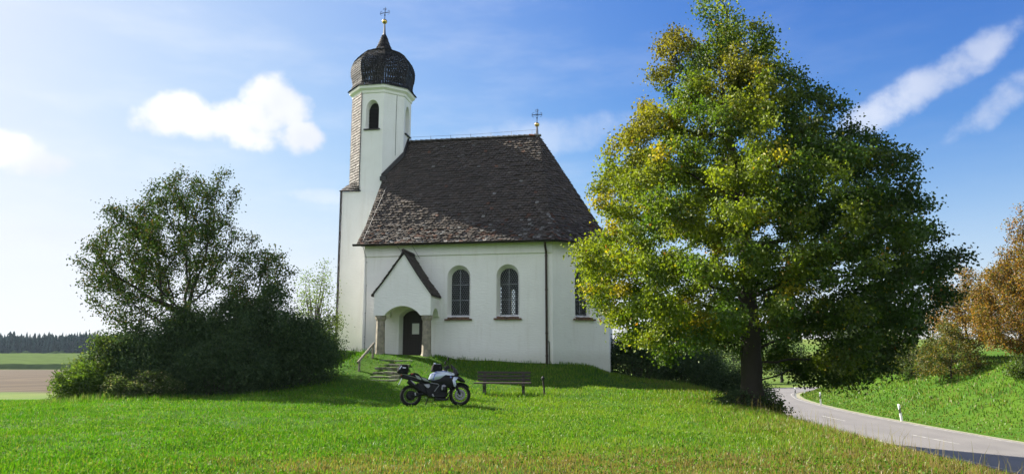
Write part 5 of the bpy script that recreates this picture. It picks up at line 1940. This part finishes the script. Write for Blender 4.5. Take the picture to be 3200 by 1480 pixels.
for s_ in (-1, 1):
    mbp('mirror', 'blk', lambda b: (
        b.tube([(P2(1120, 310)[0], s_ * 0.30, P2(1120, 310)[1]), (P2(1150, 220)[0], s_ * 0.38, P2(1150, 220)[1]), (P2(1140, 150)[0], s_ * 0.42, P2(1140, 150)[1])], 0.008, 6),
        b.box((P2(1140, 140)[0], s_ * 0.44, P2(1140, 140)[1]), (0.05, 0.15, 0.095), Matrix.Rotation(R(10), 3, 'Y'), 0.02)))
both('fork', 'blk', lambda b, s_: (b.tube([(P2(1255, 420)[0], s_ * 0.10, P2(1255, 420)[1]), (P2(1330, 660)[0], s_ * 0.10, P2(1330, 660)[1])], 0.026, 10), b.tube([(P2(1330, 650)[0], s_ * 0.10, P2(1330, 650)[1]), (0.79, s_ * 0.10, 0.345)], 0.033, 10)))
def fend(b):
    c = (0.79, 0.345)
    N = 12
    a0, a1 = R(38), R(152)
    rows = []
    for i in range(N + 1):
        a = a0 + (a1 - a0) * i / N
        for (y_, rr) in ((-0.085, 0.355), (-0.055, 0.39), (0, 0.402), (0.055, 0.39), (0.085, 0.355)):
            rows.append((c[0] + math.cos(a) * rr, y_, c[1] + math.sin(a) * rr))
    fs = [(i * 5 + k, i * 5 + k + 1, i * 5 + k + 6, i * 5 + k + 5) for i in range(N) for k in range(4)]
    b.add(rows, fs)
mbp('front_mudguard', 'blk', fend)
mbp('rear_mudguard', 'blk', lambda b: b.pillow(poly((300, 720), (380, 690), (520, 690), (560, 760), (470, 735), (370, 735), (310, 760)), 0.075, 0.9))
mbp('seat', 'blk_matt', lambda b: (b.pillow(poly((370, 470), (460, 430), (540, 445), (605, 510), (700, 530), (790, 570), (780, 605), (680, 600), (590, 560), (400, 505)), 0.16, 0.72)))
both('seat_side', 'seat_grey', lambda b, s_: (b.pillow(poly((600, 522), (690, 545), (770, 590), (760, 605), (680, 600), (630, 570)), 0.012, 0.9, s_ * 0.155), b.pillow(poly((470, 480), (560, 505), (610, 560), (600, 585), (520, 560)), 0.012, 0.9, s_ * 0.15)))
both('red_patch', 'red', lambda b, s_: b.pillow(poly((388, 445), (470, 455), (460, 500), (400, 485)), 0.010, 0.9, s_ * 0.135))
mbp('tail', 'blk', lambda b: b.pillow(poly((225, 475), (330, 470), (600, 560), (770, 605), (700, 640), (560, 620), (420, 590), (240, 560)), 0.12, 0.8))
both('side_panel', 'silver', lambda b, s_: b.pillow(poly((652, 668), (770, 655), (790, 700), (755, 742), (715, 735)), 0.012, 0.9, s_ * 0.165))
both('tail_rack', 'silver', lambda b, s_: b.tube([(P2(190, 475)[0], s_ * 0.09, P2(190, 475)[1]), (P2(260, 480)[0], s_ * 0.11, P2(260, 480)[1]), (P2(520, 545)[0], s_ * 0.135, P2(520, 545)[1])], 0.013, 6))
mbp('plate_holder', 'blk', lambda b: b.pillow(poly((190, 500), (240, 500), (235, 560), (205, 560)), 0.03, 0.9))
def plate(b):
    a, c = Vector((P2(212, 562)[0], 0, P2(212, 562)[1])), Vector((P2(150, 700)[0], 0, P2(150, 700)[1]))
    dd = (c - a); u_ = dd.normalized(); n_ = Vector((u_.z, 0, -u_.x))
    vs = []
    for s0 in (-0.09, 0.09):
        for (t_, o_) in ((0, -0.012), (1, -0.012), (1, 0.012), (0, 0.012)):
            vs.append(a + dd * t_ + n_ * o_ * 1.2 + Vector((0, s0, 0)))
    b.add(vs, [(0, 1, 2, 3), (7, 6, 5, 4), (0, 4, 5, 1), (1, 5, 6, 2), (2, 6, 7, 3), (3, 7, 4, 0)])
mbp('licence_plate', 'white_plastic', plate, None, False)
mbp('tail_light', 'red', lambda b: b.box((P2(205, 490)[0], 0, P2(205, 490)[1]), (0.04, 0.14, 0.05), None, 0.01))
mbp('muffler', 'engine', lambda b: (b.tube([(P2(330, 625)[0], -0.19, P2(330, 625)[1]), (P2(360, 640)[0], -0.19, P2(360, 640)[1]), (P2(500, 730)[0], -0.18, P2(500, 730)[1]), (P2(560, 790)[0], -0.16, P2(560, 790)[1]), (P2(760, 890)[0], -0.13, P2(760, 890)[1])], [0.062, 0.075, 0.075, 0.035, 0.026], 12)))
mbp('muffler_shield', 'silver', lambda b: b.pillow(poly((380, 610), (400, 605), (480, 680), (480, 700)), 0.008, 0.9, -0.265))
both('tank_guard', 'silver', lambda b, s_: b.tube([(P2(*p)[0], s_ * y_, P2(*p)[1]) for p, y_ in (((790, 632), 0.19), ((950, 655), 0.22), ((965, 680), 0.23), ((872, 812), 0.20))], 0.013, 7))
both('crash_bar', 'engine', lambda b, s_: b.tube([(P2(*p)[0], s_ * y_, P2(*p)[1]) for p, y_ in (((1090, 690), 0.30), ((1225, 705), 0.30), ((1210, 740), 0.31), ((1160, 820), 0.24), ((1120, 900), 0.14))], 0.011, 7))
mbp('foot_guard', 'silver', lambda b: b.box((P2(845, 890)[0], -0.20, P2(845, 890)[1]), (0.035, 0.10, 0.10), Matrix.Rotation(R(-25), 3, 'Y'), 0.01))
mbp('footpeg', 'silver', lambda b: b.box((P2(700, 945)[0], -0.19, P2(700, 945)[1]), (0.05, 0.08, 0.02), None, 0.005))
mbp('tail_pipe', 'silver', lambda b: b.tube([(P2(480, 880)[0], -0.20, P2(480, 850)[1]), (P2(490, 900)[0], -0.20, P2(490, 910)[1])], 0.022, 8))
mbp('side_stand', 'blk', lambda b: b.tube([(P2(760, 930)[0], 0.10, P2(760, 930)[1]), (P2(700, 1060)[0], 0.24, 0.02)], 0.016, 6))
bag = mbp('tail_bag', 'blk_matt', lambda b: b.pillow(poly((118, 430), (125, 380), (160, 290), (200, 270), (320, 268), (342, 300), (348, 430), (330, 462), (240, 470), (150, 462)), 0.17, 0.82))
mbp('bag_strap', 'reflector', lambda b: (b.pillow(poly((148, 378), (195, 305), (215, 310), (168, 392)), 0.006, 0.95, -0.172), b.pillow(poly((222, 338), (290, 338), (286, 360), (226, 360)), 0.006, 0.95, -0.173)), bag)
tb = mbp('tank_bag', 'blk_matt', lambda b: b.pillow(poly((808, 380), (830, 270), (862, 222), (1025, 222), (1048, 300), (1045, 368), (930, 372)), 0.13, 0.80))
mbp('bag_highlight', 'tank_white', lambda b: b.pillow(poly((850, 245), (870, 205), (900, 202), (915, 225), (1018, 224), (1015, 236), (900, 240)), 0.10, 0.85), tb)  # white strip painted on as the highlight along the bag's top

# orient_check

# ------------------------------------------------------------------ air
hz = MB()
hz.box((0, 2700, 8.0), (8100, 6700, 30.0))
hm = bpy.data.materials.new('pale_air')
hm.use_nodes = True
hm.node_tree.nodes.clear()
g = NT(hm.node_tree)
pv = g.n('ShaderNodeVolumePrincipled')
pv.inputs['Color'].default_value = (0.62, 0.78, 1.0, 1)
pv.inputs['Density'].default_value = 0.00007
pv.inputs['Anisotropy'].default_value = 0.35
ho = g.n('ShaderNodeOutputMaterial', ins={1: pv.outputs[0]})
air = hz.build('haze', hm)
tag(air, 'thin pale summer haze lying over the whole landscape', 'haze', kind='stuff')
